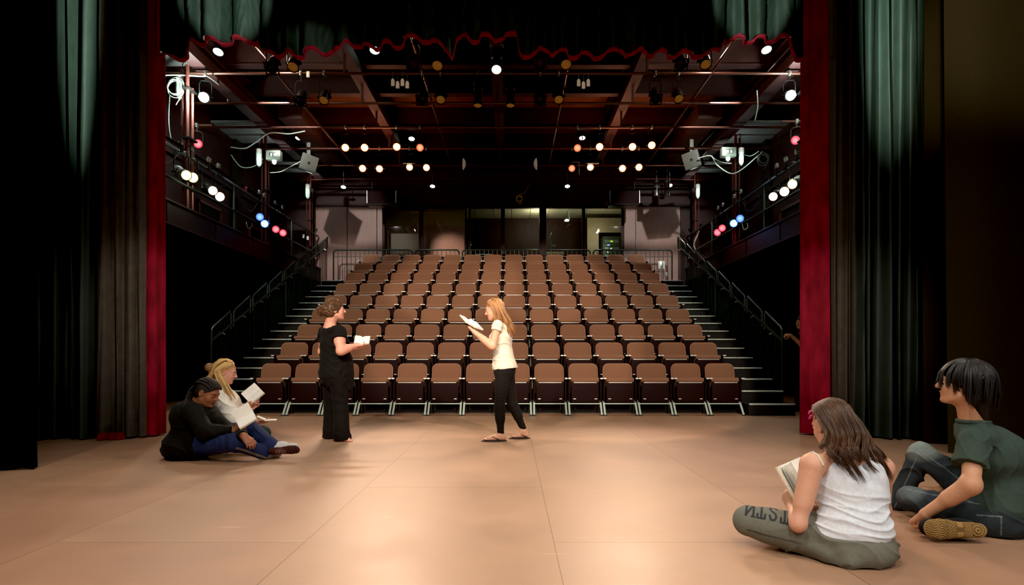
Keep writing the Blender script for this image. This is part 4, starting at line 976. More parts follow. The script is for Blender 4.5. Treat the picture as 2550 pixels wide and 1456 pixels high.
def hand(S, w, d, n, side=1, curl=(35, 45, 30), sc=1.0, spread=1.0, thumb=0.0, k=0.006):
    """five separate fingers on a palm; w wrist, d finger direction, n the way the palm faces, side puts the thumb on +-cross(d, n)"""
    w = V(w); d = V(d).normalized(); n = V(n); n = (n - d * n.dot(d)).normalized(); l = d.cross(n) * side
    for o, kx in ((0.028, 0.082), (0.009, 0.088), (-0.01, 0.084), (-0.027, 0.076)):
        S.cap(w + l * o * 0.45 * sc, w + (l * o + d * kx) * sc, 0.0155 * sc, 0.0118 * sc, 0.014)
    S.ell(w + d * 0.045 * sc + n * 0.003 * sc, (0.045 * sc, 0.034 * sc, 0.014 * sc), (d, l, n), 0.012)
    for i, (o, kx, L) in enumerate(((0.028, 0.082, 0.07), (0.009, 0.088, 0.079), (-0.01, 0.084, 0.073), (-0.027, 0.076, 0.057))):
        p = w + (l * o + d * kx) * sc; ang = 0; dd = (d + l * o * 3.0 * spread).normalized(); r = 0.0092 * sc * (0.9 if i == 3 else 1)
        for j, fr in enumerate((0.45, 0.31, 0.24)):
            ang += math.radians(curl[j] * (1 + 0.08 * i)); v = dd * math.cos(ang) + n * math.sin(ang)
            p2 = p + v * L * fr * sc; S.cap(p, p2, r, r * 0.9, k if j else 0.008); p = p2; r *= 0.9
    p = w + (d * 0.022 + l * 0.02 + n * 0.006) * sc
    p1 = p + (d * 0.55 + l * 0.72 + n * (0.35 + thumb)).normalized() * 0.042 * sc; p2 = p1 + (d * 0.85 + l * 0.2 + n * (0.45 + thumb)).normalized() * 0.032 * sc; p3 = p2 + (d * 0.9 - l * 0.1 + n * (0.4 + thumb)).normalized() * 0.026 * sc
    S.cap(p, p1, 0.0165 * sc, 0.0115 * sc, 0.014); S.cap(p1, p2, 0.0108 * sc, 0.0098 * sc, 0.006); S.cap(p2, p3, 0.0098 * sc, 0.008 * sc, 0.005)

def foot(S, ankle, toe, sc=1.0, up=(0, 0, 1)):
    """bare foot from the ankle to the tip of the toes on the floor"""
    a = V(ankle); t = V(toe); d = (t - a); d.z = 0; L = d.length; d.normalize(); l = d.cross(V(up)); zf = t.z
    heel = V((a.x, a.y, zf)) - d * 0.03 * sc
    S.cap(a, heel + V((0, 0, 0.034 * sc)), 0.036 * sc, 0.032 * sc, 0.02)
    ball = V((t.x, t.y, zf)) - d * 0.055 * sc
    S.cap(a + d * 0.02 + V((0, 0, -0.015)), ball + V((0, 0, 0.022 * sc)), 0.036 * sc, 0.022 * sc, 0.03)
    for s_ in (-1, 1): S.cap(heel + V((0, 0, 0.026 * sc)) + l * s_ * 0.008, ball + l * s_ * 0.024 * sc + V((0, 0, 0.018 * sc)), 0.025 * sc, 0.017 * sc, 0.02)
    for i, (o, r, e) in enumerate(((0.03, 0.0125, 0.0), (0.012, 0.009, 0.002), (-0.003, 0.0085, -0.004), (-0.017, 0.008, -0.012), (-0.03, 0.0075, -0.02))):
        S.cap(ball + l * o * sc + V((0, 0, 0.014 * sc)), V((t.x, t.y, zf)) + l * o * 1.05 * sc + d * (e - 0.008) * sc + V((0, 0, 0.010 * sc)), r * 1.15 * sc, r * sc, 0.005)

def hull_of(H):
    return [(p[1].astype(float), p[3].astype(float), p[2].astype(float)) for p in H.pr if p[0] == 'e' and p[-1] == 'u'][:3]
def strands(name, guides, n, m, parent, r=0.003, jit=0.008, seed=1, K=10, taper=0.35, length_jit=0.1, clump=0, hull=None):
    """many separate locks: guides = list of polylines across the width; every lock follows an interpolation between neighbours"""
    rr = np.random.RandomState(seed); G = np.array([[tuple(p) for p in g] for g in guides], float)
    ng, k0, _ = G.shape; mb = MB()
    for i in range(n):
        def at(u):
            a = min(int(u), ng - 2); return G[a] * (1 - (u - a)) + G[a + 1] * (u - a)
        u = rr.uniform(0, ng - 1.0001); g = at(u)
        if clump:
            cl = (np.floor(u / (ng - 1) * clump) + 0.5) / clump * (ng - 1); wq = (np.linspace(0, 1, k0) ** 1.6 * 0.85)[:, None]; ck = np.random.RandomState(int(cl * 97) + seed)
            g = g * (1 - wq) + at(cl) * wq + np.linspace(0, 1, k0)[:, None] ** 2 * ck.normal(size=3) * 0.022; Lc = 1 - ck.uniform(0, length_jit)
        else: Lc = 1
        j0 = rr.normal(size=3) * jit * 0.4; j1 = rr.normal(size=3) * jit; j2 = rr.normal(size=3) * jit * 1.2
        Lr = Lc * (1 - rr.uniform(0, length_jit * (0.4 if clump else 1))); pts = []; rad = []
        for s_ in np.linspace(0, Lr, K):
            x = s_ * (k0 - 1); q = min(int(x), k0 - 2); y = x - q
            p0, p1, p2, p3 = g[max(q - 1, 0)], g[q], g[q + 1], g[min(q + 2, k0 - 1)]
            p = 0.5 * (2 * p1 + (p2 - p0) * y + (2 * p0 - 5 * p1 + 4 * p2 - p3) * y * y + (3 * p1 - p0 - 3 * p2 + p3) * y ** 3)
            p = p + j0 * (1 - s_) + j1 * s_ + j2 * math.sin(s_ * 5 + i) * 0.4 * s_
            for hc_, hR, hr in ((hull or ()) if s_ > 0.05 else ()):
                l_ = (p - hc_) @ hR.T; k_ = math.sqrt(((l_ / hr) ** 2).sum()); lim = 1.015 + 0.03 * ((i * 37 % 11) / 11)
                if k_ < lim: p = hc_ + (l_ * lim / max(k_, 0.2)) @ hR
            pts.append(p); rad.append(r * (1 - (1 - taper) * s_) * (0.7 + 0.5 * rr.rand() * 0))
        rad[-1] *= 0.3; mb.tube(pts, rad, 5, caps=True)
    return mb.build(name, m, parent, auto=180)

def snap(o, pts, off):
    from mathutils.bvhtree import BVHTree
    t = BVHTree.FromPolygons([v.co for v in o.data.vertices], [tuple(p.vertices) for p in o.data.polygons]); out = []
    for p in pts:
        c, n, i, d = t.find_nearest(p); out.append(c + n * off)
    return out
def skin_mat(nm, rough=0.5):
    m = mat(nm, (200, 150, 120), rough, nscale=90, namt=0.05, bump=0.06, bscale=500, attr=True, spec=0.4)
    b = m.node_tree.nodes['Principled BSDF']; b.inputs['Subsurface Weight'].default_value = 0.12; b.inputs['Subsurface Radius'].default_value = (0.02, 0.008, 0.004); b.inputs['Subsurface Scale'].default_value = 0.3
    return m
SKIN = skin_mat('skin')
def cloth(nm, rough=0.85, bump=0.25, bscale=350, sheen=0.05): return mat(nm, (100, 100, 100), rough, nscale=60, namt=0.08, bump=bump, bscale=bscale, attr=True, sheen=sheen, spec=0.15)
CLOTH = cloth('woven_cloth')
KNIT = cloth('soft_jersey', 0.9, 0.15, 500)
DENIM = cloth('denim', 0.9, 0.4, 420)
def hair_mat(nm, c1, c2, rough=0.38):
    m = mat(nm, c1, rough, spec=0.5); nt = m.node_tree; b = nt.nodes['Principled BSDF']
    g = nt.nodes.new('ShaderNodeNewGeometry'); rp = nt.nodes.new('ShaderNodeValToRGB'); rp.color_ramp.elements[0].color = lin(*c1); rp.color_ramp.elements[1].color = lin(*c2)
    nt.links.new(g.outputs['Random Per Island'], rp.inputs[0]); nt.links.new(rp.outputs[0], b.inputs['Base Color']); return m

def open_book(label, c, spine, left, right, hgt, wid, th=(0.012, 0.012), curve=0.18, loose=None, cover=True):
    """open booklet: spine direction, directions of both halves from the spine; pages lie on the side of left x right"""
    s = V(spine).normalized(); c = V(c); t = thing('open_book', label, 'book', c)
    for nm, dv, T, sg in (('left', V(left), th[0], 1), ('right', V(right), th[1], -1)):
        d = (dv - s * dv.dot(s)).normalized(); n = s.cross(d) * sg
        if n.dot(V(left).normalized() + V(right).normalized()) < 0: n = -n
        cv = MB(); pg = MB(); N = 8; vs = []; vt = []
        for i in range(N + 1):
            x = wid * i / N; bend = math.sin(math.pi * min(1, i / N * 1.2)) * curve * T * 2.2
            for z in (-hgt / 2, hgt / 2):
                vs.append(s * z + d * x + n * 0.0); vt.append(s * z * 0.98 + d * x * 0.985 + n * (0.002 + T * (0.35 if i == 0 else 1) + bend))
        if cover:
            m = MB(); o2 = [p - n * 0.0018 for p in vs]
            m.add(vs + o2, [(2 * i, 2 * i + 2, 2 * i + 3, 2 * i + 1) for i in range(N)] + [(2 * (N + 1) + 2 * i, 2 * (N + 1) + 2 * i + 1, 2 * (N + 1) + 2 * i + 3, 2 * (N + 1) + 2 * i + 2) for i in range(N)] + [(2 * N, 2 * N + 2 * (N + 1), 2 * N + 1 + 2 * (N + 1), 2 * N + 1)])
            m.build('cover', M['cover'], t)
        q = len(vs); base = [p * 0.985 + n * 0.0015 for p in vs]
        fs = [(2 * i, 2 * i + 2, 2 * i + 3, 2 * i + 1) for i in range(N)]
        top = [(q + 2 * i, q + 2 * i + 1, q + 2 * i + 3, q + 2 * i + 2) for i in range(N)]
        sd = [(2 * i, q + 2 * i, q + 2 * i + 2, 2 * i + 2) for i in range(N)] + [(2 * i + 1, 2 * i + 3, q + 2 * i + 3, q + 2 * i + 1) for i in range(N)] + [(2 * N, q + 2 * N, q + 2 * N + 1, 2 * N + 1)]
        pg.v = [tuple(p) for p in base + vt]; pg.f = top + fs + sd; pg.m = [0] * len(top) + [1] * (len(fs) + len(sd))
        pg.build('page_block', [M['paper'], M['page_edge']], t, auto=30)
    if loose:
        for k, dv in enumerate(loose):
            d = V(dv); d = (d - s * d.dot(s)).normalized(); vs = []
            for i in range(7):
                x = wid * 0.96 * i / 6; b = V(left).cross(V(right)).normalized() * 0.0 + (V(left).normalized() + V(right).normalized()) * 0.012 * math.sin(i / 6 * math.pi)
                for z in (-hgt / 2 * 0.97, hgt / 2 * 0.97): vs.append(s * z + d * x + b)
            MB().add(vs, [(2 * i, 2 * i + 2, 2 * i + 3, 2 * i + 1) for i in range(6)]).build('loose_page', M['paper'], t)
    return t
# ------------------------------------------------------------------ people
def ab(px):
    th = math.atan((px - CX) / F_PX); return V((math.cos(th), -math.sin(th), 0)), V((math.sin(th), math.cos(th), 0))
UP = V((0, 0, 1))
FAIR = (214, 160, 132); PINK = (222, 160, 138); TAN = (205, 150, 116); BROWN = (146, 92, 64)
def mix(p, q, t): return V(p) * (1 - t) + V(q) * t
def haircap(hd, grow=0.0, face=(0.105, 0.0, -0.035), fr=(0.085, 0.085, 0.082), low=None):
    q, rad, R, sc = hd; H = Skin()
    H.ell(q(-0.016, 0, 0.034), rad(0.106 + grow, 0.083 + grow, 0.09 + grow), R, 0.02)
    H.ell(q(-0.035, 0, -0.02), rad(0.082 + grow, 0.079 + grow, 0.08 + grow), R, 0.03)
    H.ell(q(*face), rad(*fr), R, 0.012, 's')
    return H

# ---------- person in black standing, seen from behind her right shoulder
def person_black():
    a, b = ab(835); f = (a * 0.85 + b * 0.45).normalized(); r = V((f.y, -f.x, 0))
    Y = 6.88; shC = W(827, 824, Y) ; shR = shC + r * 0.165 + UP * -0.01; shL = shC - r * 0.165 + UP * -0.01
    chest = W(832, 858, Y); waist = W(834, 900, Y); hip = W(834, 938, Y)
    elR = W(848, 874, 6.66); wrR = W(884, 861, 6.80); elL = W(802, 876, 7.06); wrL = W(884, 866, 7.02)
    S = Skin(); hc = W(834, 772, Y)
    hf = (a * 0.97 + b * 0.12 + UP * 0.05)
    P = head(S, hc, hf, (-0.05, 0, 1), 1.03, W(822, 808, Y + 0.0), 0.058, 'open')
    S.ell(shC + UP * 0.01 - f * 0.03, (0.07, 0.14, 0.05), (f, r, UP), 0.05)
    S.ell(chest, (0.12, 0.16, 0.17), (f, r, UP), 0.05); S.ell(hip + UP * 0.06, (0.12, 0.14, 0.15), (f, r, UP), 0.06)
    S.chain([shR, elR, wrR], [0.06, 0.046, 0.029], 0.03); S.chain([shL, elL, wrL], [0.058, 0.046, 0.029], 0.03)
    S.ell(mix(shR, elR, 0.45), (0.062, 0.055, 0.075), (f, r, UP), 0.04); S.cap(mix(elR, wrR, 0.2), mix(elR, wrR, 0.55), 0.047, 0.04, 0.03)
    d = (W(906, 861, 6.84) - wrR); hand(S, wrR, d, UP + b * 0.3, -1, (25, 40, 30), 0.95, thumb=0.3)
    hand(S, wrL, (a + UP * 0.05), UP - b * 0.2, 1, (25, 40, 30), 0.95)
    aR = W(846, 1086, 6.80); aL = W(818, 1082, 7.02)
    foot(S, aR, V((W(880, 1098, 6.81).x, 6.80, 0.0)), 0.95); foot(S, aL, aL * 1 + a * 0.17 + UP * (-aL.z), 0.95)
    body = S.build('person', SKIN, None, 0.006, PINK, P)
    tag(body, 'person standing in a black top and black trousers, holding a small open book', 'person')
    T = Skin()
    T.ell(shC + f * 0.0, (0.115, 0.175, 0.06), (f, r, UP), 0.05); T.ell(chest, (0.155, 0.185, 0.2), (f, r, UP), 0.05)
    T.ell(chest + f * 0.06 + UP * -0.02, (0.125, 0.15, 0.1), (f, r, UP), 0.05)
    T.ell(waist, (0.165, 0.185, 0.17), (f, r, UP), 0.08); T.ell(hip + UP * 0.03, (0.18, 0.2, 0.14), (f, r, UP), 0.08)
    T.cap(waist + f * 0.1, W(868, 968, Y - 0.02), 0.1, 0.035, 0.06)
    T.cap(waist + f * 0.08 + r * 0.1, hip + f * 0.1 + r * 0.1 - UP * 0.08, 0.08, 0.07, 0.06)
    for s_, sh, el in ((1, shR, elR), (-1, shL, elL)):
        e = mix(sh, el, 0.42); T.cap(sh + UP * 0.0, e, 0.082, 0.088, 0.03, flat=2)
    T.ell(W(822, 800, Y) - f * 0.01, (0.1, 0.105, 0.085), (f, r, UP), 0.012, 's')
    T.build('top', KNIT, body, 0.007, (22, 20, 19), [(pell(waist + f * 0.14, (0.1, 0.16, 0.3), (f, r, UP)), (40, 29, 25), 0.05)], folds(3, 0.007, 38, (0.4, 0.2, 1)))
    L = Skin(); L.ell(hip, (0.165, 0.185, 0.15), (f, r, UP), 0.05)
    for sgn, an in ((1, aR), (-1, aL)):
        h = hip + r * sgn * 0.09 - UP * 0.04; kn = mix(h, an, 0.5) + f * 0.02; bt = V((an.x + f.x * 0.03, an.y + f.y * 0.03, 0.012))
        L.cap(h, kn, 0.108, 0.083, 0.04); L.cap(kn, bt, 0.083, 0.098, 0.02, flat=2)
        L.cap(bt + UP * 0.08, bt + f * 0.05 + UP * 0.02, 0.075, 0.06, 0.02)
    L.cut((0, 0, 0.008), (0, 0, -1))
    L.build('trousers', CLOTH, body, 0.007, (20, 18, 17), (), folds(5, 0.006, 30, (1, 0.6, 0.25)))
    H = haircap(S.hd, 0.004, (0.1, 0, -0.03), (0.08, 0.085, 0.085)); q, rad, R, sc = S.hd
    H.ell(q(-0.13, 0, 0.0), rad(0.05, 0.05, 0.055), R, 0.03)
    hm = hair_mat('brown_curls', (58, 38, 24), (132, 90, 58))
    H.build('hair', hair_mat('brown_hair', (74, 48, 30), (84, 56, 34), 0.5), body, 0.006, fold=folds(9, 0.008, 130, (1, 0.3, 0.6)))
    rr = random.Random(4); mb = MB()
    for i in range(430):
        u = rr.uniform(0, 6.28); v = rr.uniform(-1, 1); w = math.sqrt(1 - v * v); pts = []
        ctr, rd = (q(-0.135, 0, 0.0), 0.055) if i < 150 else (q(-0.022, 0, 0.035), 0.092)
        if i < 150: n = V((w * math.cos(u), w * math.sin(u), v))
        else: n = (R[0] * rr.uniform(-1, 0.62) + R[1] * rr.uniform(-1, 1) + R[2] * rr.uniform(-0.45, 1)).normalized()
        o = n.orthogonal().normalized(); p2 = n.cross(o); c0 = ctr + n * rd; ln = rr.uniform(0.03, 0.06); th = rr.uniform(0, 6.28); dr = o * math.cos(th) + p2 * math.sin(th); ot = n.cross(dr)
        for k in range(10):
            t_ = k / 9; pts.append(c0 + dr * (t_ - 0.5) * ln + (n * math.cos(t_ * 9) + ot * math.sin(t_ * 9)) * 0.009 * (1 + t_ * 0.5))
        mb.tube(pts, 0.0023, 4)
    mb.build('curls', hm, body, auto=180)
    open_book('small open book in the hands of the standing person in black', W(902, 850, 6.9), (b * 0.75 + UP * 0.5 + a * 0.12), (-a * 0.8 + UP * 0.35 + b * .2), (a * 0.9 + UP * 0.1 - b * .3), 0.16, 0.09, (0.01, 0.01), 0.3)
person_black()

# ---------- person walking towards the left in a white top and black leggings
def person_walk():
    a, b = ab(1250); f = (-a * 0.93 + b * 0.30).normalized(); r = V((f.y, -f.x, 0)); Y = 6.92   # r points away from the camera: near side is the left
    sh = W(1250, 812, Y); shN = sh - r * 0.165; shF = sh + r * 0.165
    chest = W(1250, 842, Y); waist = W(1253, 885, Y); hip = W(1257, 922, Y)
    S = Skin(); hc = W(1231, 771, Y)
    P = head(S, hc, (-a * 0.95 + b * 0.1 - UP * 0.28), (0.12, 0, 1), 1.0, sh + UP * 0.03, 0.05, 'down')
    S.ell(sh, (0.06, 0.15, 0.05), (f, r, UP), 0.05); S.ell(chest, (0.1, 0.14, 0.16), (f, r, UP), 0.05); S.ell(hip + UP * 0.03, (0.09, 0.12, 0.1), (f, r, UP), 0.05)
    elN = W(1226, 862, 6.72); wrN = W(1180, 826, 6.80); elF = W(1232, 862, 7.1); wrF = W(1185, 828, 7.02)
    S.chain([shN, elN, wrN], [0.05, 0.04, 0.026], 0.03); S.chain([shF, elF, wrF], [0.05, 0.04, 0.026], 0.03); S.cap(mix(elN, wrN, 0.15), mix(elN, wrN, 0.5), 0.041, 0.036, 0.03)
    hand(S, wrN, W(1163, 812, 6.84) - wrN, b * 0.4 + UP * 0.9 - a * 0.1, 1, (30, 50, 35), 0.95); hand(S, wrF, W(1166, 815, 7.0) - wrF, -b * 0.4 + UP * 0.8, -1, (30, 50, 35), 0.95)
    knN = W(1244, 1008, 6.83); anN = W(1247, 1083, 6.80); knF = W(1275, 1005, 7.0); anF = W(1304, 1072, 7.02)
    S.cap(hip - r * 0.08 - UP * 0.06, knN, 0.07, 0.045, 0.03); S.cap(knN, anN, 0.048, 0.032, 0.03); S.cap(hip + r * 0.08 - UP * 0.06, knF, 0.07, 0.045, 0.03); S.cap(knF, anF, 0.048, 0.032, 0.03)
    tN = V((W(1205, 1096, 6.80).x, 6.78, 0.016)); tF = V((W(1275, 1090, 7.02).x, 7.0, 0.016))
    foot(S, anN, tN, 0.95); foot(S, anF, tF, 0.95)
    body = S.build('person', SKIN, None, 0.006, FAIR, P)
    tag(body, 'person walking in a white top and black leggings while reading a book', 'person')
    T = Skin(); T.ell(sh - UP * 0.01, (0.09, 0.155, 0.05), (f, r, UP), 0.04); T.ell(chest, (0.122, 0.155, 0.16), (f, r, UP), 0.05); T.ell(chest + f * 0.05, (0.1, 0.13, 0.08), (f, r, UP), 0.04)
    T.ell(waist, (0.12, 0.145, 0.15), (f, r, UP), 0.06); T.ell(hip + UP * 0.03, (0.148, 0.17, 0.14), (f, r, UP), 0.06)
    for shx, el in ((shN, elN), (shF, elF)): T.cap(shx + UP * 0.005, mix(shx, el, 0.25), 0.062, 0.062, 0.02, flat=2)
    T.ell(W(1240, 790, Y), (0.09, 0.09, 0.075), (f, r, UP), 0.012, 's'); T.cut(W(1255, 918, Y), (0.08, 0, -1))
    T.build('top', KNIT, body, 0.006, (216, 207, 190), (), folds(12, 0.007, 46, (0.25, 0.1, 1)))
    L = Skin(); L.ell(hip + UP * 0.01, (0.125, 0.155, 0.12), (f, r, UP), 0.04)
    L.cap(hip - r * 0.08 - UP * 0.03, knN, 0.092, 0.057, 0.04); L.cap(knN, anN + UP * 0.015, 0.057, 0.038, 0.03, flat=2); L.cap(mix(knN, anN, 0.1), mix(knN, anN, 0.45), 0.056, 0.054, 0.03)
    L.cap(hip + r * 0.08 - UP * 0.03, knF, 0.092, 0.057, 0.04); L.cap(knF, anF + UP * 0.015, 0.057, 0.038, 0.03, flat=2); L.cap(mix(knF, anF, 0.1) + a * 0.01, mix(knF, anF, 0.45) + a * 0.012, 0.056, 0.053, 0.03)
    L.build('leggings', KNIT, body, 0.006, (26, 23, 22), (), folds(15, 0.003, 60, (0.2, 0, 1)))
    for tx, an in ((tN, anN), (tF, anF)):
        d = (tx - V((an.x, an.y, tx.z))); d.z = 0; d.normalize(); l = d.cross(UP); so = Skin()
        hl = V((an.x, an.y, 0.008)) - d * 0.055; te = V((tx.x, tx.y, 0.008)) + d * 0.012
        for k in range(5): so.ell(mix(hl, te, 0.14 + k * 0.18), (0.055, 0.034 + 0.012 * math.sin(k * 0.8), 0.009), (d, l, UP), 0.01)
        so.cut((0, 0, 0.0015), (0, 0, -1)); so.build('flip_flop', mat('dark_rubber_sole', (46, 32, 26), 0.7, nscale=60, namt=0.1), body, 0.004)
        mb = MB(); tp = te - d * 0.06
        for s_ in (-1, 1): mb.tube([tp + UP * 0.012, tp - d * 0.05 + l * s_ * 0.03 + UP * 0.045, tp - d * 0.11 + l * s_ * 0.042 + UP * 0.022, tp - d * 0.13 + l * s_ * 0.042 + UP * 0.004], 0.005, 6)
        mb.build('flip_flop_strap', M['dark_metal'], body)
    H = haircap(S.hd, -0.005, (0.1, 0, -0.03), (0.088, 0.086, 0.096)); q, rad, R, sc = S.hd
    hm = hair_mat('blonde_brown_strands', (128, 84, 48), (196, 146, 92)); HU = hull_of(haircap(S.hd, 0.005)); H.build('hair', hair_mat('blonde_brown_hair', (140, 96, 58), (150, 104, 62), 0.5), body, 0.006, fold=folds(19, 0.002, 150, (0, 1, 0.2)))
    gs = []
    for i in range(9):
        t_ = -1 + 2 * i / 8
        gs.append([q(0.05 - 0.03 * abs(t_), t_ * 0.05, 0.086 - 0.015 * abs(t_)), q(-0.02, t_ * 0.07, 0.125), q(-0.075 - 0.04 * (1 - abs(t_)), t_ * 0.088, 0.04), q(-0.085 - 0.035 * (1 - abs(t_)), t_ * 0.09, -0.06), sh - f * (0.075 + 0.03 * (1 - abs(t_))) + r * t_ * 0.08 - UP * 0.0, sh - f * (0.11 + 0.02 * (1 - abs(t_))) + r * t_ * 0.085 - UP * 0.11])
    strands('long_hair', gs, 500, hm, body, 0.0042, 0.006, 3, clump=30, hull=HU)
    gs = [[q(0.05, -0.04, 0.105), q(0.02, -0.08, 0.06), q(0.012, -0.086, -0.01), q(0.015, -0.08, -0.1), q(0.0, -0.075, -0.19)], [q(0.03, -0.04, 0.115), q(-0.02, -0.086, 0.05), q(-0.03, -0.09, -0.03), q(-0.03, -0.085, -0.12), q(-0.04, -0.08, -0.2)], [q(0.01, -0.03, 0.12), q(-0.06, -0.08, 0.06), q(-0.075, -0.092, -0.03), q(-0.085, -0.085, -0.12), q(-0.11, -0.07, -0.22)], [q(0.0, -0.02, 0.122), q(-0.09, -0.06, 0.06), q(-0.105, -0.075, -0.03), q(-0.125, -0.07, -0.12), q(-0.16, -0.06, -0.22)]]
    strands('front_locks', gs, 190, hm, body, 0.0044, 0.006, 5, clump=13, hull=HU)
    open_book('open book held up by the walking person in the white top', W(1172, 806, 6.9), (-a * 0.45 + UP * 0.5 + b * 0.75), (-a * 0.72 + UP * 0.5 - b * 0.3), (a * 0.85 - UP * 0.3 + b * 0.5), 0.2, 0.13, (0.01, 0.012), 0.3)
person_walk()

# ---------- person in a black jacket with braids, sitting on the floor at the left
def person_braids():
    a, b = ab(510); f = (a * 0.93 - b * 0.25).normalized(); r = V((f.y, -f.x, 0)); Y = 5.72
    pel = W(472, 1106, Y); ch = W(488, 1052, Y); sh = W(494, 1012, Y + 0.02); shN = sh + r * 0.2 - UP * 0.03; shF = sh - r * 0.2 - UP * 0.03
    hc = W(517, 977, 5.68); S = Skin()
    P = head(S, hc, (a * 0.74 - b * 0.5 - UP * 0.42), (0.3, 0, 1), 1.08, sh + UP * 0.03, 0.062, 'down', wide=1.05, roundf=1.12)
    S.ell(sh, (0.09, 0.17, 0.07), (f, r, UP), 0.05); S.ell(ch, (0.17, 0.18, 0.18), (f, r, UP), 0.06); S.ell(pel, (0.16, 0.17, 0.11), (f, r, UP), 0.05)
    elN = W(514, 1076, 5.42); wrN = W(583, 1071, 5.46); elF = W(572, 1072, 5.72); wrF = W(608, 1086, 5.32)
    S.chain([shN, elN, wrN], [0.06, 0.048, 0.032], 0.03); S.chain([shF, elF, wrF], [0.06, 0.048, 0.032], 0.03)
    hand(S, wrN, W(608, 1064, 5.47) - wrN, UP * 0.6 + b * 0.6, 1, (35, 50, 35), 1.0)
    hand(S, wrF, W(627, 1108, 5.27) - wrF, -UP * 0.5 + b * 0.5, 1, (25, 35, 25), 1.0)
    body = S.build('person', SKIN, None, 0.0055, BROWN, [(p, (96, 46, 40) if c[0] > 150 else ((60, 30, 22) if c[0] < 100 else c), s_) for p, c, s_ in P])
    tag(body, 'person with braids in a black jacket sitting on the floor reading', 'person')
    J = Skin(); J.ell(sh - UP * 0.015, (0.13, 0.2, 0.085), (f, r, UP), 0.06); J.ell(ch, (0.215, 0.225, 0.2), (f, r, UP), 0.06); J.ell(ch - f * 0.06 + UP * 0.08, (0.15, 0.21, 0.13), (f, r, UP), 0.06)
    J.ell(pel + UP * 0.01, (0.235, 0.25, 0.16), (f, r, UP), 0.06); J.ell(pel - UP * 0.06 - f * 0.01, (0.225, 0.25, 0.09), (f, r, UP), 0.05)
    J.cap(pel + r * 0.1 - UP * 0.01, mix(pel + r * 0.11, W(590, 1100, 5.40), 0.33), 0.145, 0.125, 0.05, flat=2)
    for s1, e1, w1 in ((shN, elN, wrN), (shF, elF, wrF)):
        q_ = 1.0 if s1 is shN else 0.8
        J.cap(s1, e1, 0.092 * q_, 0.075 * q_, 0.04); J.cap(e1, mix(e1, w1, 0.93), 0.075 * q_, 0.05, 0.03, flat=2)
    J.cap(sh + UP * 0.05 - f * 0.05, sh + UP * 0.02 + f * 0.07, 0.075, 0.06, 0.03)
    J.ell(hc + UP * 0.0, (0.13, 0.115, 0.13), (f, r, UP), 0.012, 's'); J.cut((0, 0, 0.006), (0, 0, -1))
    J.build('jacket', CLOTH, body, 0.007, (22, 22, 20), (), folds(23, 0.012, 22, (0.6, -0.4, 0.8)))
    L = Skin(); L.ell(pel, (0.2, 0.21, 0.12), (f, r, UP), 0.05)
    hN = pel + r * 0.11; hF = pel - r * 0.11; kN = W(590, 1100, 5.40); aN = W(662, 1130, 5.62); kF = W(622, 1068, 5.78); aF = W(690, 1118, 5.60)
    L.cap(hN, kN, 0.115, 0.085, 0.05); L.cap(kN, aN, 0.082, 0.06, 0.03, flat=2); L.cap(hF, kF, 0.115, 0.085, 0.05); L.cap(kF, aF, 0.082, 0.065, 0.03, flat=2)
    L.cut((0, 0, 0.006), (0, 0, -1))
    dn = (-b * 0.8 - UP * 0.55).normalized(); sp = [pcap(hN + dn * 0.112, kN + dn * 0.083, 0.01), pcap(kN + dn * 0.083, aN + dn * 0.06, 0.01)]
    L.build('sweatpants', CLOTH, body, 0.006, (34, 44, 78), [(sp[0], (120, 108, 104), 0.006), (sp[1], (120, 108, 104), 0.006)], folds(27, 0.009, 30, (0.7, 0.3, 0.5)))
    # shoe with its sole towards the viewer
    hl = W(684, 1123, 5.56); to = W(730, 1119, 5.54); d = (to - hl).normalized(); nn = (-b * 0.85 - UP * 0.25 + a * 0.3); nn = (nn - d * nn.dot(d)).normalized(); l = d.cross(nn)
    sh_ = Skin(); sh_.cap(hl - nn * 0.05, to - nn * 0.035, 0.047, 0.04, 0.02); sh_.ell(mix(hl, to, 0.25) - nn * 0.07, (0.06, 0.042, 0.05), (d, l, nn), 0.03); sh_.cap(hl - nn * 0.06, aF, 0.045, 0.045, 0.02)
    sh_.cut((0, 0, 0.004), (0, 0, -1))
    so = sh_.build('shoe', CLOTH, body, 0.005, (196, 196, 190), [(pcap(mix(hl, to, 0.2) - nn * 0.02 + l * 0.04, mix(hl, to, 0.7) - nn * 0.03 + l * 0.04, 0.012), (110, 112, 112), 0.01)])
    sl = Skin()
    for k, rw in enumerate((0.04, 0.042, 0.038, 0.044, 0.05, 0.047)): sl.ell(mix(hl - d * 0.03, to + d * 0.03, 0.06 + k * 0.175), (0.05, rw, 0.02), (d, l, nn), 0.012)
    sl.cut((0, 0, 0.002), (0, 0, -1))
    def tread(P_, N_):
        u = (P_ - npv(hl)) @ npv(d); v = (P_ - npv(hl)) @ npv(l); m_ = np.clip(N_ @ npv(nn), 0, 1) > 0.4
        return np.where(m_, -0.006 * (np.sin(u * 210 + np.abs(v) * 60) > 0.2), 0)
    sl.build('shoe_sole', CLOTH, so, 0.004, (70, 42, 38), [(pell(mix(hl, to, 0.35), (0.05, 0.02, 0.03), (d, l, nn)), (120, 86, 80), 0.02)], tread)
    s2 = Skin(); s2.cap(aN, aN + (a * 0.8 + b * 0.5) * 0.14 - UP * 0.01, 0.045, 0.04, 0.02); s2.cut((0, 0, 0.004), (0, 0, -1)); s2.build('shoe', CLOTH, body, 0.006, (150, 150, 146))
    q, rad, R, sc = S.hd; H = haircap(S.hd, -0.003, (0.095, 0, -0.04), (0.08, 0.09, 0.1)); hm = mat('black_braids', (30, 22, 18), 0.5, nscale=160, namt=0.3, bump=0.6, bscale=260)
    H.build('hair', hm, body, 0.006)
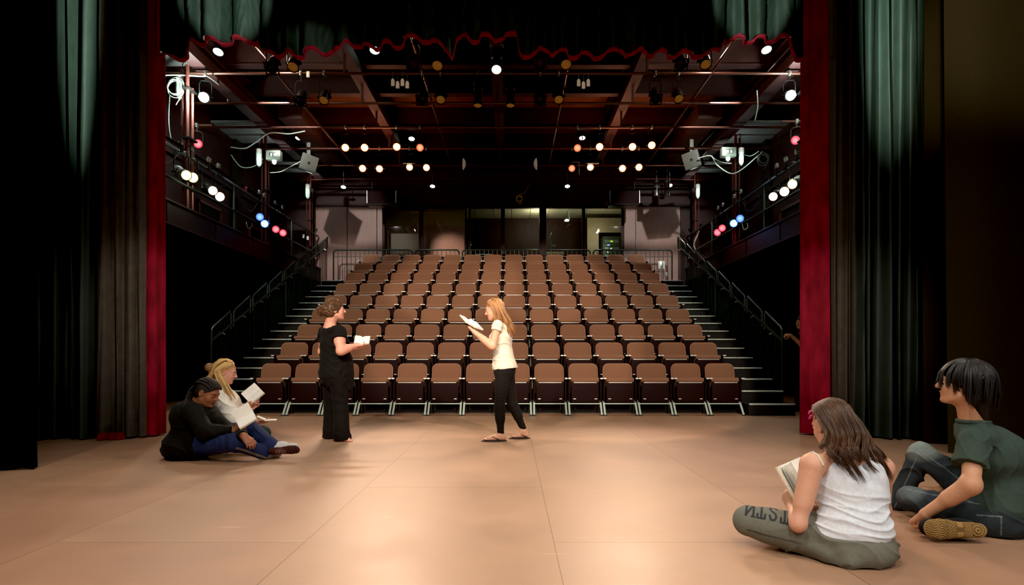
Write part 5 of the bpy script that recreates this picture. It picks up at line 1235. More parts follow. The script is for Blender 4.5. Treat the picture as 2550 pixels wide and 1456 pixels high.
    for i in range(9):
        t_ = -1 + 2 * i / 8; pts = []
        for k in range(13):
            g = k / 12; an = math.radians(28 + 160 * g); x = -0.016 + 0.107 * math.cos(an) * (1 - 0.15 * abs(t_)); z = 0.03 + 0.094 * math.sin(an) * math.sqrt(max(0.05, 1 - (t_ * 0.85) ** 2)); y = t_ * 0.08 * (0.75 + 0.25 * math.sin(an))
            pts.append(q(x, y, z))
        pts += [q(-0.12, t_ * 0.075, -0.03), q(-0.1, t_ * 0.085 + 0.01, -0.1)]
        if t_ >= 0: pts += [q(-0.03, 0.1 + 0.01 * i, -0.15), q(0.02 + 0.01 * (i % 3), 0.1, -0.22), q(0.05 + 0.012 * (i % 3), 0.085, -0.3 - 0.02 * (i % 2))]
        else: pts += [q(-0.09, t_ * 0.09, -0.2)]
        rd = [0.0085 + 0.002 * (k % 2) for k in range(len(pts))]
        pp = []; rr_ = []
        for k in range(len(pts) - 1):
            for s_ in range(4): pp.append(mix(pts[k], pts[k + 1], s_ / 4)); rr_.append(0.0075 + 0.0025 * (s_ % 2))
        MB().tube(pp, rr_, 6).build('braid', hm, body, auto=180)
    open_book('thick open script held by the person with braids at the left', W(612, 1040, 5.46), (a * 0.8 + UP * 0.5 - b * 0.1), (-a * 0.28 + UP * 0.62 + b * 0.55), (a * 0.2 - UP * 0.35 - b * 0.8), 0.165, 0.12, (0.014, 0.012), 0.3, loose=[(-a * 0.2 + UP * 0.9 + b * 0.2), (UP * 0.9 - b * 0.1)])
person_braids()

# ---------- blonde person in a white hooded top sitting behind
def person_hoodie():
    a, b = ab(562); f = (a * 0.97 - b * 0.1).normalized(); r = V((f.y, -f.x, 0)); Y = 6.3
    pel = W(566, 1085, Y); ch = W(566, 1018, Y); sh = W(556, 978, Y); shN = sh + r * 0.165 - UP * 0.02; shF = sh - r * 0.165 - UP * 0.02; hc = W(562, 925, Y - 0.02)
    S = Skin(); P = head(S, hc, (a * 0.95 - b * 0.12 - UP * 0.3), (0.15, 0, 1), 1.03, sh + UP * 0.03, 0.052, 'down', wide=1.02, roundf=1.08)
    S.ell(ch, (0.12, 0.15, 0.18), (f, r, UP), 0.05); S.ell(sh, (0.07, 0.15, 0.05), (f, r, UP), 0.05); S.ell(pel, (0.14, 0.16, 0.11), (f, r, UP), 0.05)
    elN = W(580, 1046, 6.08); wrN = W(609, 1020, 6.15); elF = W(602, 1042, 6.5); wrF = W(622, 1012, 6.42)
    S.chain([shN, elN, wrN], [0.05, 0.04, 0.028], 0.03); S.chain([shF, elF, wrF], [0.05, 0.04, 0.028], 0.03)
    hand(S, wrN, W(624, 1001, 6.2) - wrN, UP * 0.5 + a * 0.6, 1, (35, 45, 35), 1.0); hand(S, wrF, W(634, 998, 6.35) - wrF, UP * 0.5 + a * 0.5, -1, (35, 45, 35), 1.0)
    body = S.build('person', SKIN, None, 0.0055, PINK, P)
    tag(body, 'blonde person in a white hooded sweatshirt sitting and reading', 'person')
    T = Skin(); T.ell(sh - UP * 0.02, (0.11, 0.175, 0.07), (f, r, UP), 0.05); T.ell(ch, (0.15, 0.185, 0.2), (f, r, UP), 0.05); T.ell(pel + UP * 0.05, (0.165, 0.195, 0.12), (f, r, UP), 0.06)
    for s1, e1, w1 in ((shN, elN, wrN), (shF, elF, wrF)): T.cap(s1, e1, 0.085, 0.078, 0.035); T.cap(e1, mix(e1, w1, 0.92), 0.078, 0.048, 0.03, flat=2)
    T.cap(sh - f * 0.1 + UP * 0.03, sh - f * 0.02 + r * 0.1 + UP * 0.02, 0.06, 0.045, 0.04); T.cap(sh - f * 0.1 + UP * 0.03, sh - f * 0.02 - r * 0.1 + UP * 0.02, 0.06, 0.045, 0.04)
    T.ell(hc - UP * 0.03 + f * 0.03, (0.1, 0.1, 0.125), (f, r, UP), 0.012, 's')
    T.build('sweatshirt', KNIT, body, 0.006, (238, 232, 220), (), folds(33, 0.011, 30, (0.5, -0.2, 0.9)))
    L = Skin(); L.ell(pel, (0.16, 0.19, 0.12), (f, r, UP), 0.05)
    kN = W(655, 1078, 6.18); kF = W(640, 1082, 6.6); L.cap(pel + r * 0.1, kN, 0.1, 0.075, 0.05); L.cap(kN, W(640, 1102, 6.5), 0.07, 0.05, 0.03); L.cap(pel - r * 0.1, kF, 0.1, 0.075, 0.05); L.cap(kF, W(600, 1098, 6.7), 0.07, 0.05, 0.03)
    L.cut((0, 0, 0.005), (0, 0, -1)); L.build('trousers', CLOTH, body, 0.007, (44, 54, 50), (), folds(35, 0.006, 40, (0.5, 0.3, 0.6)))
    H = haircap(S.hd, -0.005, (0.1, 0, -0.03), (0.088, 0.088, 0.098)); q, rad, R, sc = S.hd; hm = hair_mat('blonde_strands', (176, 128, 70), (236, 200, 130))
    HU = hull_of(haircap(S.hd, 0.005)); H.build('hair', hair_mat('blonde_hair', (190, 144, 84), (200, 152, 90), 0.5), body, 0.006, fold=folds(39, 0.002, 150, (0, 1, 0.2)))
    gs = []
    for i in range(9):
        t_ = -1 + 2 * i / 8; gs.append([q(0.05 - 0.03 * abs(t_), t_ * 0.05, 0.086 - 0.015 * abs(t_)), q(-0.02, t_ * 0.07, 0.125), q(-0.085 - 0.03 * (1 - abs(t_)), t_ * 0.085, 0.05), q(-0.09 - 0.03 * (1 - abs(t_)), t_ * 0.092, -0.05), q(-0.11 - 0.03 * (1 - abs(t_)), t_ * 0.1, -0.15), sh - f * (0.06 + 0.05 * (1 - abs(t_))) + r * t_ * 0.13 - UP * 0.02])
    strands('long_hair', gs, 520, hm, body, 0.0042, 0.005, 13, clump=34, hull=HU)
    gs = [[q(0.055, 0.035, 0.105), q(0.0, 0.088, 0.05), q(-0.02, 0.096, -0.02), W(567, 955, 6.12), W(576, 973, 6.11), W(586, 992, 6.10)], [q(0.04, 0.03, 0.115), q(-0.04, 0.09, 0.05), q(-0.05, 0.1, -0.02), W(557, 955, 6.12), W(565, 975, 6.11), W(574, 1000, 6.10)], [q(0.02, 0.02, 0.12), q(-0.07, 0.085, 0.04), q(-0.09, 0.095, -0.03), W(545, 955, 6.13), W(550, 975, 6.12), W(557, 998, 6.11)]]
    strands('front_locks', gs, 150, hm, body, 0.0045, 0.006, 15, clump=9, hull=HU)
    open_book('open white book held by the blonde person in the white sweatshirt', W(632, 982, 6.27), (a * 0.72 + UP * 0.62), (-a * 0.42 + UP * 0.5 + b * 0.7), (a * 0.35 - UP * 0.3 - b * 0.8), 0.175, 0.115, (0.012, 0.012), 0.25)
person_hoodie()

# ---------- third reader, almost hidden behind the blonde one
def person_hidden():
    a, b = ab(550); f = a; r = V((f.y, -f.x, 0)); Y = 6.92
    pel = W(560, 1078, Y); ch = W(556, 1010, Y); sh = W(552, 975, Y); hc = W(549, 929, Y); S = Skin()
    P = head(S, hc, (a * 0.9 - b * 0.05 - UP * 0.3), (0.15, 0, 1), 1.0, sh + UP * 0.03, 0.05, 'down')
    S.ell(ch, (0.11, 0.14, 0.17), (f, r, UP), 0.05); S.ell(pel, (0.13, 0.15, 0.1), (f, r, UP), 0.05); S.ell(sh, (0.07, 0.14, 0.05), (f, r, UP), 0.05)
    el = W(600, 1048, 6.78); wr = W(640, 1050, 6.75); S.chain([sh + r * 0.15, el, wr], [0.05, 0.04, 0.026], 0.03); hand(S, wr, a - UP * 0.05, -b * 0.2 + UP, 1, (20, 35, 25), 0.95)
    body = S.build('person', SKIN, None, 0.007, PINK, P); tag(body, 'person with a brown hair bun mostly hidden behind the blonde reader', 'person')
    T = Skin(); T.ell(ch, (0.14, 0.17, 0.19), (f, r, UP), 0.05); T.ell(sh - UP * 0.02, (0.1, 0.165, 0.06), (f, r, UP), 0.05); T.cap(sh + r * 0.15, el, 0.07, 0.06, 0.03); T.cap(el, mix(el, wr, 0.85), 0.06, 0.045, 0.03, flat=2)
    def plaid(P_, N_, C):
        w = (np.sin(P_[:, 0] * 150) * np.sin(P_[:, 2] * 150) > 0)[:, None]; return C * np.where(w, 1.0, 0.55)
    T.build('shirt', CLOTH, body, 0.006, (150, 152, 150), (), folds(43, 0.006, 40), plaid)
    L = Skin(); L.ell(pel, (0.15, 0.17, 0.11), (f, r, UP), 0.05); L.cap(pel + r * 0.1, W(645, 1072, 6.8), 0.09, 0.065, 0.05); L.cap(pel - r * 0.1, W(640, 1072, 7.1), 0.09, 0.065, 0.05); L.cut((0, 0, 0.005), (0, 0, -1)); L.build('trousers', CLOTH, body, 0.008, (40, 44, 46))
    H = haircap(S.hd, 0.003); q, rad, R, sc = S.hd; H.ell(q(-0.135, 0, 0.03), rad(0.048, 0.048, 0.05), R, 0.02); H.build('hair', mat('light_brown_hair', (150, 108, 66), 0.5, nscale=120, namt=0.3, bump=0.5, bscale=160), body, 0.006, fold=folds(47, 0.004, 120))
    open_book('open booklet lying flat in the hand at knee height at the left', W(663, 1047, 6.72), (a * 0.15 + b), (-a * 0.6 + UP * 0.3), (a + UP * 0.02), 0.16, 0.11, (0.006, 0.006), 0.2)
person_hidden()
# ---------- person in a white tank top sitting cross-legged with her back to the viewer
def person_tank():
    a, b = ab(2110); f = (b * 0.94 - a * 0.30).normalized(); r = V((f.y, -f.x, 0)); Y = 2.85
    pel = W(2118, 1352, Y); waist = W(2128, 1300, Y - 0.0); mid = W(2124, 1235, 2.89); ch = W(2112, 1185, 2.93); sh = W(2112, 1150, 2.97)
    shL = W(2022, 1158, 2.87); shR = W(2196, 1166, 3.02); hc = W(2070, 1056, 3.06)
    S = Skin(); nb = W(2096, 1132, 2.98)
    P = head(S, hc, (b * 0.78 - a * 0.60 - UP * 0.32), (-0.1, 0.28, 1), 1.0, nb, 0.05, 'down')
    S.ell(sh, (0.07, 0.15, 0.045), (f, r, UP), 0.05); S.ell(ch, (0.095, 0.15, 0.09), (f, r, UP), 0.05); S.ell(mid, (0.09, 0.135, 0.1), (f, r, UP), 0.05); S.ell(waist, (0.09, 0.135, 0.09), (f, r, UP), 0.05); S.ell(pel, (0.1, 0.15, 0.08), (f, r, UP), 0.05)
    S.cap(nb - UP * 0.02, mix(nb, shL, 0.8), 0.045, 0.04, 0.04); S.cap(nb - UP * 0.02, mix(nb, shR, 0.8), 0.045, 0.04, 0.04)
    S.ell(ch - r * 0.08 - f * 0.045 + UP * 0.0, (0.04, 0.06, 0.075), (f, r, UP), 0.04); S.ell(ch + r * 0.08 - f * 0.045, (0.04, 0.06, 0.075), (f, r, UP), 0.04)
    elL = W(1988, 1304, 2.84); wrL = W(1972, 1262, 3.08); elR = W(2196, 1270, 3.2); wrR = W(2068, 1258, 3.22)
    S.ell(shL, (0.055, 0.052, 0.055), (f, r, UP), 0.04); S.ell(shR, (0.055, 0.052, 0.055), (f, r, UP), 0.04)
    S.chain([shL, elL, wrL], [0.048, 0.034, 0.025], 0.03); S.cap(mix(shL, elL, 0.2), mix(shL, elL, 0.65), 0.047, 0.042, 0.02); S.cap(mix(elL, wrL, 0.1), mix(elL, wrL, 0.5), 0.035, 0.035, 0.02)
    S.chain([shR, elR, wrR], [0.05, 0.041, 0.027], 0.035); S.cap(mix(elR, wrR, 0.1), mix(elR, wrR, 0.45), 0.043, 0.037, 0.02)
    hand(S, wrL, W(1957, 1236, 3.14) - wrL, a * 0.9 + b * 0.3 - UP * 0.1, 1, (30, 55, 35), 0.95); hand(S, wrR, W(2035, 1266, 3.2) - wrR, UP * 0.9 - a * 0.2 + b * 0.2, 1, (30, 45, 35), 1.0, thumb=0.4)
    body = S.build('person', SKIN, None, 0.0042, FAIR, P)
    tag(body, 'person in a white tank top sitting cross-legged with back turned, reading', 'person')
    T = Skin(); T.ell(ch + UP * 0.01, (0.118, 0.168, 0.1), (f, r, UP), 0.04); T.ell(ch - UP * 0.05, (0.118, 0.166, 0.1), (f, r, UP), 0.05); T.ell(mid, (0.112, 0.157, 0.11), (f, r, UP), 0.05); T.ell(waist, (0.12, 0.163, 0.1), (f, r, UP), 0.06)
    for s_ in (-1, 1): T.ell(ch + r * s_ * 0.075 - f * 0.055 - UP * 0.0, (0.045, 0.065, 0.085), (f, r, UP), 0.04)
    T.ell(pel + UP * 0.05, (0.13, 0.175, 0.06), (f, r, UP), 0.05)
    # low back neckline and arm holes
    T.ell(sh - UP * 0.005, (0.085, 0.105, 0.06), (f, r, UP), 0.04); T.ell(sh + UP * 0.06 - f * 0.03, (0.13, 0.062, 0.075), (f, r, UP), 0.012, 's'); T.cut(sh + UP * 0.07, UP)
    for s_, sx in ((-1, shL), (1, shR)): T.ell(sx + r * s_ * 0.0 + UP * 0.005, (0.13, 0.072, 0.105), (f, r, UP), 0.012, 's')
    T.cut(pel + UP * 0.045 - f * 0.13, (-f * 0.35 - UP))
    zc = (pel.z + waist.z) / 2
    base = folds(53, 0.005, 34, (0.15, 0.05, 1))
    def tf(P_, N_):
        z = P_[:, 2]; m_ = np.clip(1 - np.abs(z - (pel.z + 0.12)) / 0.14, 0, 1); lat = (P_ - npv(mid)) @ npv(r)
        ph = z * 78 + 1.5 * np.sin(lat * 13 + 1) + 0.9 * np.sin(lat * 24 + z * 30); cr = (1 - np.abs(np.sin(ph))) ** 1.4; vary = 0.45 + 0.55 * np.sin(lat * 17 + z * 60 + 1) ** 2
        return base(P_, N_) * 1.3 + m_ * vary * (0.014 * cr - 0.005)
    top = T.build('tank_top', KNIT, body, 0.004, (216, 220, 226), (), tf)
    # straps
    for s_, sx, x0 in ():
        p0 = ch + r * x0 - f * 0.095 + UP * 0.045; p1 = sh + r * x0 * 1.0 - f * 0.055 + UP * 0.035; p2 = sh + r * x0 * 0.98 + f * 0.0 + UP * 0.06; p3 = sh + r * x0 * 0.9 + f * 0.07 + UP * 0.03
        MB().tube([p0, mix(p0, p1, 0.5) - f * 0.004, p1, p2, p3], 0.006, 6).build('strap', KNIT_W, top)
    MB().tube(snap(body, [W(2006, 1112, 3.0), W(2012, 1118, 2.92), W(2024, 1128, 2.87), W(2036, 1137, 2.84), W(2048, 1147, 2.81), W(2062, 1158, 2.79)], 0.003), 0.0055, 6).build('bra_strap', M['cover'], top)
    # grey sweatpants with letters down the left thigh
    L = Skin(); hL = pel - r * 0.09 + f * 0.03; hR = pel + r * 0.09 + f * 0.03; kL = W(1864, 1296, 3.03); kR = V((1.92, 3.24, 0.12)); aL = V((1.52, 3.26, 0.07)); aR = V((1.66, 3.34, 0.07))
    L.ell(pel, (0.135, 0.19, 0.105), (f, r, UP), 0.04); L.ell(pel - f * 0.03 - UP * 0.03, (0.12, 0.185, 0.085), (f, r, UP), 0.05)
    L.cap(hL, kL, 0.098, 0.072, 0.05); L.cap(kL, aL, 0.07, 0.05, 0.025); L.cap(hR, kR, 0.098, 0.075, 0.05); L.cap(kR, aR, 0.07, 0.05, 0.03); L.cap(mix(hL, kL, 0.3), mix(hL, kL, 0.75), 0.094, 0.086, 0.03)
    L.cut((0, 0, 0.006), (0, 0, -1))
    t = (hL - kL).normalized(); up2 = (UP - t * UP.dot(t)).normalized(); cs = t.cross(up2); cs = cs if cs.dot(-b) > 0 else -cs
    Ls = []   # letter strokes in a unit box, upside down as worn
    GL_ = {'N': [((0, 0), (0, 1)), ((0, 1), (1, 0)), ((1, 0), (1, 1)), ((-.2, 0), (.2, 0)), ((.8, 1), (1.2, 1))],
           'T': [((.5, 0), (.5, 1)), ((0, 1), (1, 1)), ((0, 1), (0, .75)), ((1, 1), (1, .75)), ((.3, 0), (.7, 0))],
           'S': [((.95, .25), (.75, .02)), ((.75, .02), (.3, .02)), ((.3, .02), (.05, .22)), ((.05, .22), (.2, .42)), ((.2, .42), (.8, .6)), ((.8, .6), (.95, .8)), ((.95, .8), (.7, .98)), ((.7, .98), (.25, .98)), ((.25, .98), (.05, .75))]}
    for i, g in enumerate('NTSTN'):
        for p, q in GL_[g]: Ls.append(((-0.02 + i * 0.053 + p[0] * 0.034, p[1]), (-0.02 + i * 0.053 + q[0] * 0.034, q[1])))
    def colfn(P_, N_, C):
        d = P_ - npv(kL); s_ = d @ npv(t); cu = d @ npv(up2); cc = d @ npv(cs); ph = np.arctan2(cc, cu); v = (ph * 0.08 - (-0.005)) / 0.085
        dist = np.full(len(P_), 1.0)
        for (s0, v0), (s1, v1) in Ls:
            ax_, ay_ = s1 - s0, (v1 - v0) * 0.085; qx, qy = s_ - s0, (v - v0) * 0.085; tt = np.clip((qx * ax_ + qy * ay_) / (ax_ ** 2 + ay_ ** 2 + 1e-9), 0, 1)
            dist = np.minimum(dist, np.hypot(qx - tt * ax_, qy - tt * ay_))
        w = np.clip((0.0062 - dist) / 0.002, 0, 1) * (np.hypot(cu, cc) < 0.14) * (s_ < 0.27); w = w[:, None]
        lit = np.clip(1.15 - np.clip(np.arctan2(cc, cu) - 0.9, 0, 1) * 0.6, 0.4, 1.2)[:, None] * 0 + 1
        C = C * lit; return C * (1 - w) + w * np.array(lin(52, 56, 58), np.float32)
    seam = [pcap(mix(hL, kL, 0.0) + cs * 0.1 - up2 * 0.02, kL + cs * 0.075 - up2 * 0.03, 0.004), ]
    ring = [pel + r * (0.192 * math.sin(t_)) - f * (0.137 * math.cos(t_)) + UP * (0.012 - 0.02 * math.cos(t_)) for t_ in np.linspace(-1.5, 1.5, 24)]
    wb = [pcap(ring[i], ring[i + 1], 0.002) for i in range(23)]
    L.build('sweatpants', CLOTH, body, 0.0036, (112, 112, 100), [(p, (70, 70, 62), 0.004) for p in seam] + [(p, (150, 150, 138), 0.0035) for p in wb], folds(57, 0.013, 34, (0.5, 0.5, 0.5), mask=lambda P_: np.clip(((P_ - npv(kL)) @ npv(t) - 0.12) * 6, 0.12, 1)), colfn)
    # hair
    H = haircap(S.hd, -0.006, (0.105, 0, -0.04), (0.09, 0.086, 0.09)); q, rad, R, sc = S.hd; HU = hull_of(haircap(S.hd, 0.006))
    H.ell(q(0.012, -0.088, -0.012), rad(0.034, 0.03, 0.042), R, 0.008, 's')
    H.cap(q(-0.06, 0, -0.02), mix(sh, hc, 0.4) - f * 0.02, 0.05, 0.045, 0.03)
    hm = hair_mat('dark_brown_strands', (36, 23, 15), (100, 67, 44), 0.42); H.build('hair', hair_mat('dark_brown_hair', (44, 29, 19), (52, 34, 22), 0.5), body, 0.0045, fold=folds(59, 0.002, 160, (0, 1, 0.2)))
    w1, w2 = W(2150, 1190, 2.83), W(2222, 1188, 2.9)
    gs = [[q(0.05, -0.035, 0.112), q(-0.01, -0.075, 0.085), q(-0.045, -0.092, 0.015), q(-0.07, -0.085, -0.06), W(2052, 1122, 2.90), W(2092, 1150, 2.84)],
          [q(0.05, -0.02, 0.118), q(-0.04, -0.06, 0.1), q(-0.09, -0.07, 0.01), q(-0.1, -0.06, -0.07), W(2078, 1130, 2.84), W(2140, 1190, 2.79)],
          [q(0.05, -0.01, 0.122), q(-0.06, -0.035, 0.11), q(-0.12, -0.03, 0.01), q(-0.125, -0.02, -0.08), W(2110, 1130, 2.80), W(2166, 1206, 2.775)],
          [q(0.05, 0.0, 0.124), q(-0.06, 0.01, 0.115), q(-0.13, 0.015, 0.01), q(-0.14, 0.03, -0.08), W(2135, 1128, 2.80), W(2186, 1212, 2.775)],
          [q(0.05, 0.01, 0.122), q(-0.05, 0.045, 0.105), q(-0.115, 0.06, 0.01), q(-0.13, 0.08, -0.08), W(2155, 1125, 2.82), W(2198, 1206, 2.79)],
          [q(0.05, 0.02, 0.118), q(-0.03, 0.07, 0.09), q(-0.08, 0.09, 0.01), q(-0.1, 0.11, -0.085), W(2178, 1128, 2.88), W(2215, 1196, 2.86)],
          [q(0.05, 0.03, 0.114), q(0.0, 0.085, 0.07), q(-0.04, 0.1, 0.0), q(-0.06, 0.12, -0.09), W(2196, 1138, 2.95), W(2228, 1200, 2.94)]]
    gs.insert(0, [q(0.05, -0.04, 0.108), q(0.0, -0.082, 0.07), q(-0.038, -0.09, 0.02), q(-0.055, -0.088, -0.05), W(2040, 1116, 2.93), W(2058, 1138, 2.88)])
    gs = [[g[0], g[1], g[2], g[3], mix(g[3], g[4], 0.6) - f * 0.01, g[4] - f * 0.012, g[5] - f * 0.014] for g in gs]
    nape = [[q(-0.045, -0.088, 0.0), q(-0.06, -0.086, -0.04), q(-0.07, -0.08, -0.09), W(2060, 1130, 2.9), W(2100, 1158, 2.84)], [q(-0.1, -0.04, -0.01), q(-0.115, -0.035, -0.05), q(-0.115, -0.03, -0.1), W(2105, 1140, 2.83), W(2150, 1185, 2.79)], [q(-0.105, 0.04, -0.01), q(-0.115, 0.04, -0.05), q(-0.115, 0.05, -0.1), W(2150, 1145, 2.83), W(2185, 1190, 2.8)]]
    strands('nape_hair', nape, 160, hm, body, 0.0032, 0.006, 63, 10, 0.35, 0.15, clump=9)
    strands('long_hair', gs, 900, hm, body, 0.0030, 0.006, 61, 14, 0.35, 0.16, clump=15, hull=HU)
    cp = mat('pink_clip', (214, 60, 130), 0.25, nscale=40, namt=0.1)
    for e, (px, py) in enumerate(((2022, 1000), (2009, 1019))):
        c_ = q(0.052 - 0.006 * e, -0.058 - 0.008 * e, 0.082 - 0.026 * e); mb = MB(); mb.tube([c_ + R[0] * 0.022 - R[2] * 0.006, c_ - R[1] * 0.006, c_ - R[0] * 0.022 + R[2] * 0.006], [0.004, 0.007, 0.004], 8); mb.build('hair_clip', cp, body)
    open_book('open book with fanned pages held by the person in the tank top', W(1962, 1204, 3.16), (-a * 0.48 + UP * 0.86 + b * 0.1), (-b * 0.97 + a * 0.04), (a * 0.9 - UP * 0.1 - b * 0.05), 0.2, 0.125, (0.012, 0.016), 0.2, loose=[(-b * 0.8 + a * 0.25), (-b * 0.6 + a * 0.6), (-b * 0.7 + a * 0.4)])
KNIT_W = mat('white_strap_jersey', (216, 220, 226), 0.9, nscale=60, namt=0.05, bump=0.15, bscale=500)
person_tank()

# ---------- person in a dark green tee sitting at the right edge, seen in profile
WW = W
def person_tee():
    def W(px, py, Y): return WW(px, py, Y * 1.05)
    a, b = ab(2420); f = (-a * 0.98 + b * 0.1).normalized(); r = V((f.y, -f.x, 0)); Y = 3.15      # r points away from the viewer
    pel = W(2490, 1288, 3.14); waist = W(2497, 1222, 3.15); ch = W(2472, 1140, 3.16); sh = W(2440, 1088, 3.15); nb = W(2424, 1050, 3.15)
    shN = sh - r * 0.17 + f * 0.01 - UP * 0.01; shF = sh + r * 0.17 + f * 0.01 - UP * 0.01; hc = W(2398, 955, 3.14)
    S = Skin(); P = head(S, hc, (-a * 0.97 + b * 0.08 + UP * 0.06), (-0.03, 0, 1), 1.03, nb, 0.06, 'open', wide=1.0)
    S.ell(sh, (0.08, 0.16, 0.05), (f, r, UP), 0.05); S.ell(ch, (0.11, 0.15, 0.13), (f, r, UP), 0.05); S.ell(waist, (0.1, 0.13, 0.12), (f, r, UP), 0.05); S.ell(pel, (0.1, 0.13, 0.09), (f, r, UP), 0.05)
    elN = W(2418, 1206, 2.94); wrN = W(2303, 1279, 3.1); elF = W(2440, 1190, 3.5); wrF = W(2338, 1222, 3.42)
    S.chain([shN, elN, wrN], [0.05, 0.041, 0.028], 0.03); S.cap(mix(elN, wrN, 0.05), mix(elN, wrN, 0.45), 0.043, 0.038, 0.03); S.ell(elN, (0.045, 0.042, 0.045), None, 0.02)
    S.chain([shF, elF, wrF], [0.05, 0.041, 0.028], 0.03)
    hand(S, wrN, W(2262, 1303, 3.2) - wrN, -UP * 0.8 + b * 0.3, -1, (62, 70, 40), 1.08); hand(S, wrF, W(2275, 1214, 3.42) - wrF, -UP * 0.9, 1, (15, 25, 20), 1.05)
    body = S.build('person', SKIN, None, 0.004, TAN, P)
    tag(body, 'dark-haired person in a dark green tee sitting with one knee raised', 'person')
    T = Skin(); T.ell(sh + UP * 0.005, (0.115, 0.175, 0.075), (f, r, UP), 0.05); T.ell(ch, (0.145, 0.178, 0.15), (f, r, UP), 0.05); T.ell(ch - f * 0.03 + UP * 0.03, (0.13, 0.165, 0.12), (f, r, UP), 0.05); T.ell(waist, (0.14, 0.17, 0.13), (f, r, UP), 0.06); T.ell(pel + UP * 0.06, (0.15, 0.18, 0.1), (f, r, UP), 0.06)
    for s1, e1 in ((shN, elN), (shF, elF)): T.cap(s1, mix(s1, e1, 0.58) + f * 0.012, 0.075, 0.08, 0.035, flat=2)
    T.cap(nb + (nb - sh).normalized() * -0.01, nb - UP * 0.03, 0.072, 0.085, 0.03)
    hn = (hc - nb).normalized(); T.cap(nb + hn * 0.005, nb + hn * 0.15, 0.062, 0.09, 0.01, 's'); T.cut(nb + hn * 0.02, hn)
    T.build('tee_shirt', KNIT, body, 0.0045, (62, 76, 68), [(pcap(nb + hn * 0.012 - f * 0.07, nb + hn * 0.012 + f * 0.07, 0.0), (40, 50, 45), 0.001)], folds(67, 0.008, 34, (0.8, -0.3, 0.6), 1.2))
    MB().tube([nb + (f * math.cos(t_) * 0.069 + r * math.sin(t_) * 0.066) + hn * 0.004 for t_ in np.linspace(0, 6.283, 24)][:-1], 0.014, 8, closed=True).build('collar', mat('dark_green_rib', (60, 74, 66), 0.9, nscale=60, namt=0.08, bump=0.3, bscale=300), body)
    MB().tube([nb + (f * math.cos(t_) * 0.066 + r * math.sin(t_) * 0.066) + hn * 0.018 - UP * 0.02 * math.cos(t_) for t_ in np.linspace(0, 6.283, 20)], 0.003, 6, closed=True).build('neck_cord', M['dark_metal'], body)
    J = Skin(); hN = pel - r * 0.09; hF = pel + r * 0.09; kF = W(2294, 1130, 3.5); aF = W(2234, 1262, 3.62); kN = W(2266, 1240, 3.33); aN = W(2425, 1308, 3.22)
    J.ell(pel, (0.15, 0.175, 0.11), (f, r, UP), 0.05); J.cap(hF, kF, 0.1, 0.07, 0.05); J.cap(kF, aF, 0.068, 0.055, 0.03); J.cap(hN, kN, 0.1, 0.068, 0.05); J.cap(kN, aN, 0.066, 0.05, 0.025); J.cut((0, 0, 0.006), (0, 0, -1))
    segs = [(hF, kF, 0.35), (kF, aF, 0.2), (hN, kN, 0.95), (kN, aN, 0.8)]
    def seamc(P_, N_, C):
        best = np.full(len(P_), 9.0); wm = np.zeros(len(P_))
        for p_, q_, ph0 in segs:
            t_ = (q_ - p_).normalized(); c1 = (-b - t_ * (-b).dot(t_)).normalized(); c2 = t_.cross(c1); c2 = c2 if c2.z > 0 else -c2
            d_ = P_ - npv(p_); s_ = d_ @ npv(t_); u_ = d_ @ npv(c1); v_ = d_ @ npv(c2); rr_ = np.hypot(u_, v_); Ls_ = (q_ - p_).length
            dd = np.where((s_ > -0.02) & (s_ < Ls_ + 0.02), rr_, 9); m_ = dd < best; best = np.where(m_, dd, best)
            arc = np.abs(np.arctan2(v_, u_) - ph0) * rr_; wv = np.clip((0.0035 - arc) / 0.002, 0, 1) * (0.6 + 0.4 * np.sin(s_ * 700)) * (rr_ < 0.13); wm = np.where(m_, wv, wm)
        pk = (P_ - npv(pel)); ua = pk @ npv(a); uz = pk @ npv(UP); near = (N_ @ npv(b)) < 0
        poc = ((np.abs(uz - 0.045 - 0.1 * ua) < 0.0025) & (np.abs(ua + 0.05) < 0.055)) | ((np.abs(ua + 0.0) < 0.0025) & (uz < 0.045) & (uz > -0.06)); wm = np.maximum(wm, np.where(poc & near, 0.8, 0))
        wm = wm[:, None] * 0.75; return C * (1 - wm) + wm * np.array(lin(150, 158, 152), np.float32)
    knee_pale = [(pell(kF + UP * 0.045 - b * 0.03, (0.09, 0.07, 0.05)), (128, 140, 136), 0.05), (pell(kN + UP * 0.045 - b * 0.03, (0.06, 0.05, 0.04)), (92, 100, 102), 0.04)]  # knee tops of the jeans coloured paler
    J.build('jeans', DENIM, body, 0.0045, (50, 58, 62), knee_pale, folds(71, 0.011, 32, (0.6, 0.2, 0.6)), seamc)
    # near shoe lying on its side, sole to the viewer
    hl = WW(2432, 1318, 3.09); to = WW(2326, 1312, 3.10); hl.z = 0.072; to.z = 0.078; d = (to - hl).normalized(); nn = (-b * 0.94 + UP * 0.12 - a * 0.1); nn = (nn - d * nn.dot(d)).normalized(); l = d.cross(nn)
    k = Skin(); k.cap(hl - nn * 0.055, to - nn * 0.045, 0.046, 0.045, 0.02); k.ell(mix(hl, to, 0.3) - nn * 0.075, (0.075, 0.045, 0.045), (d, l, nn), 0.03); k.cut((0, 0, 0.004), (0, 0, -1)); sho = k.build('shoe', CLOTH, body, 0.0045, (30, 30, 32))
    hs = hl - d * 0.024; ts = to + d * 0.024; L_ = (ts - hs).length
    sl = Skin()
    for i, rw in enumerate((0.037, 0.041, 0.04, 0.042, 0.05, 0.053, 0.046)): sl.ell(mix(hs, ts, 0.05 + i * 0.15), (0.042, rw, 0.016), (d, l, nn), 0.014)
    sl.cut((0, 0, 0.002), (0, 0, -1))
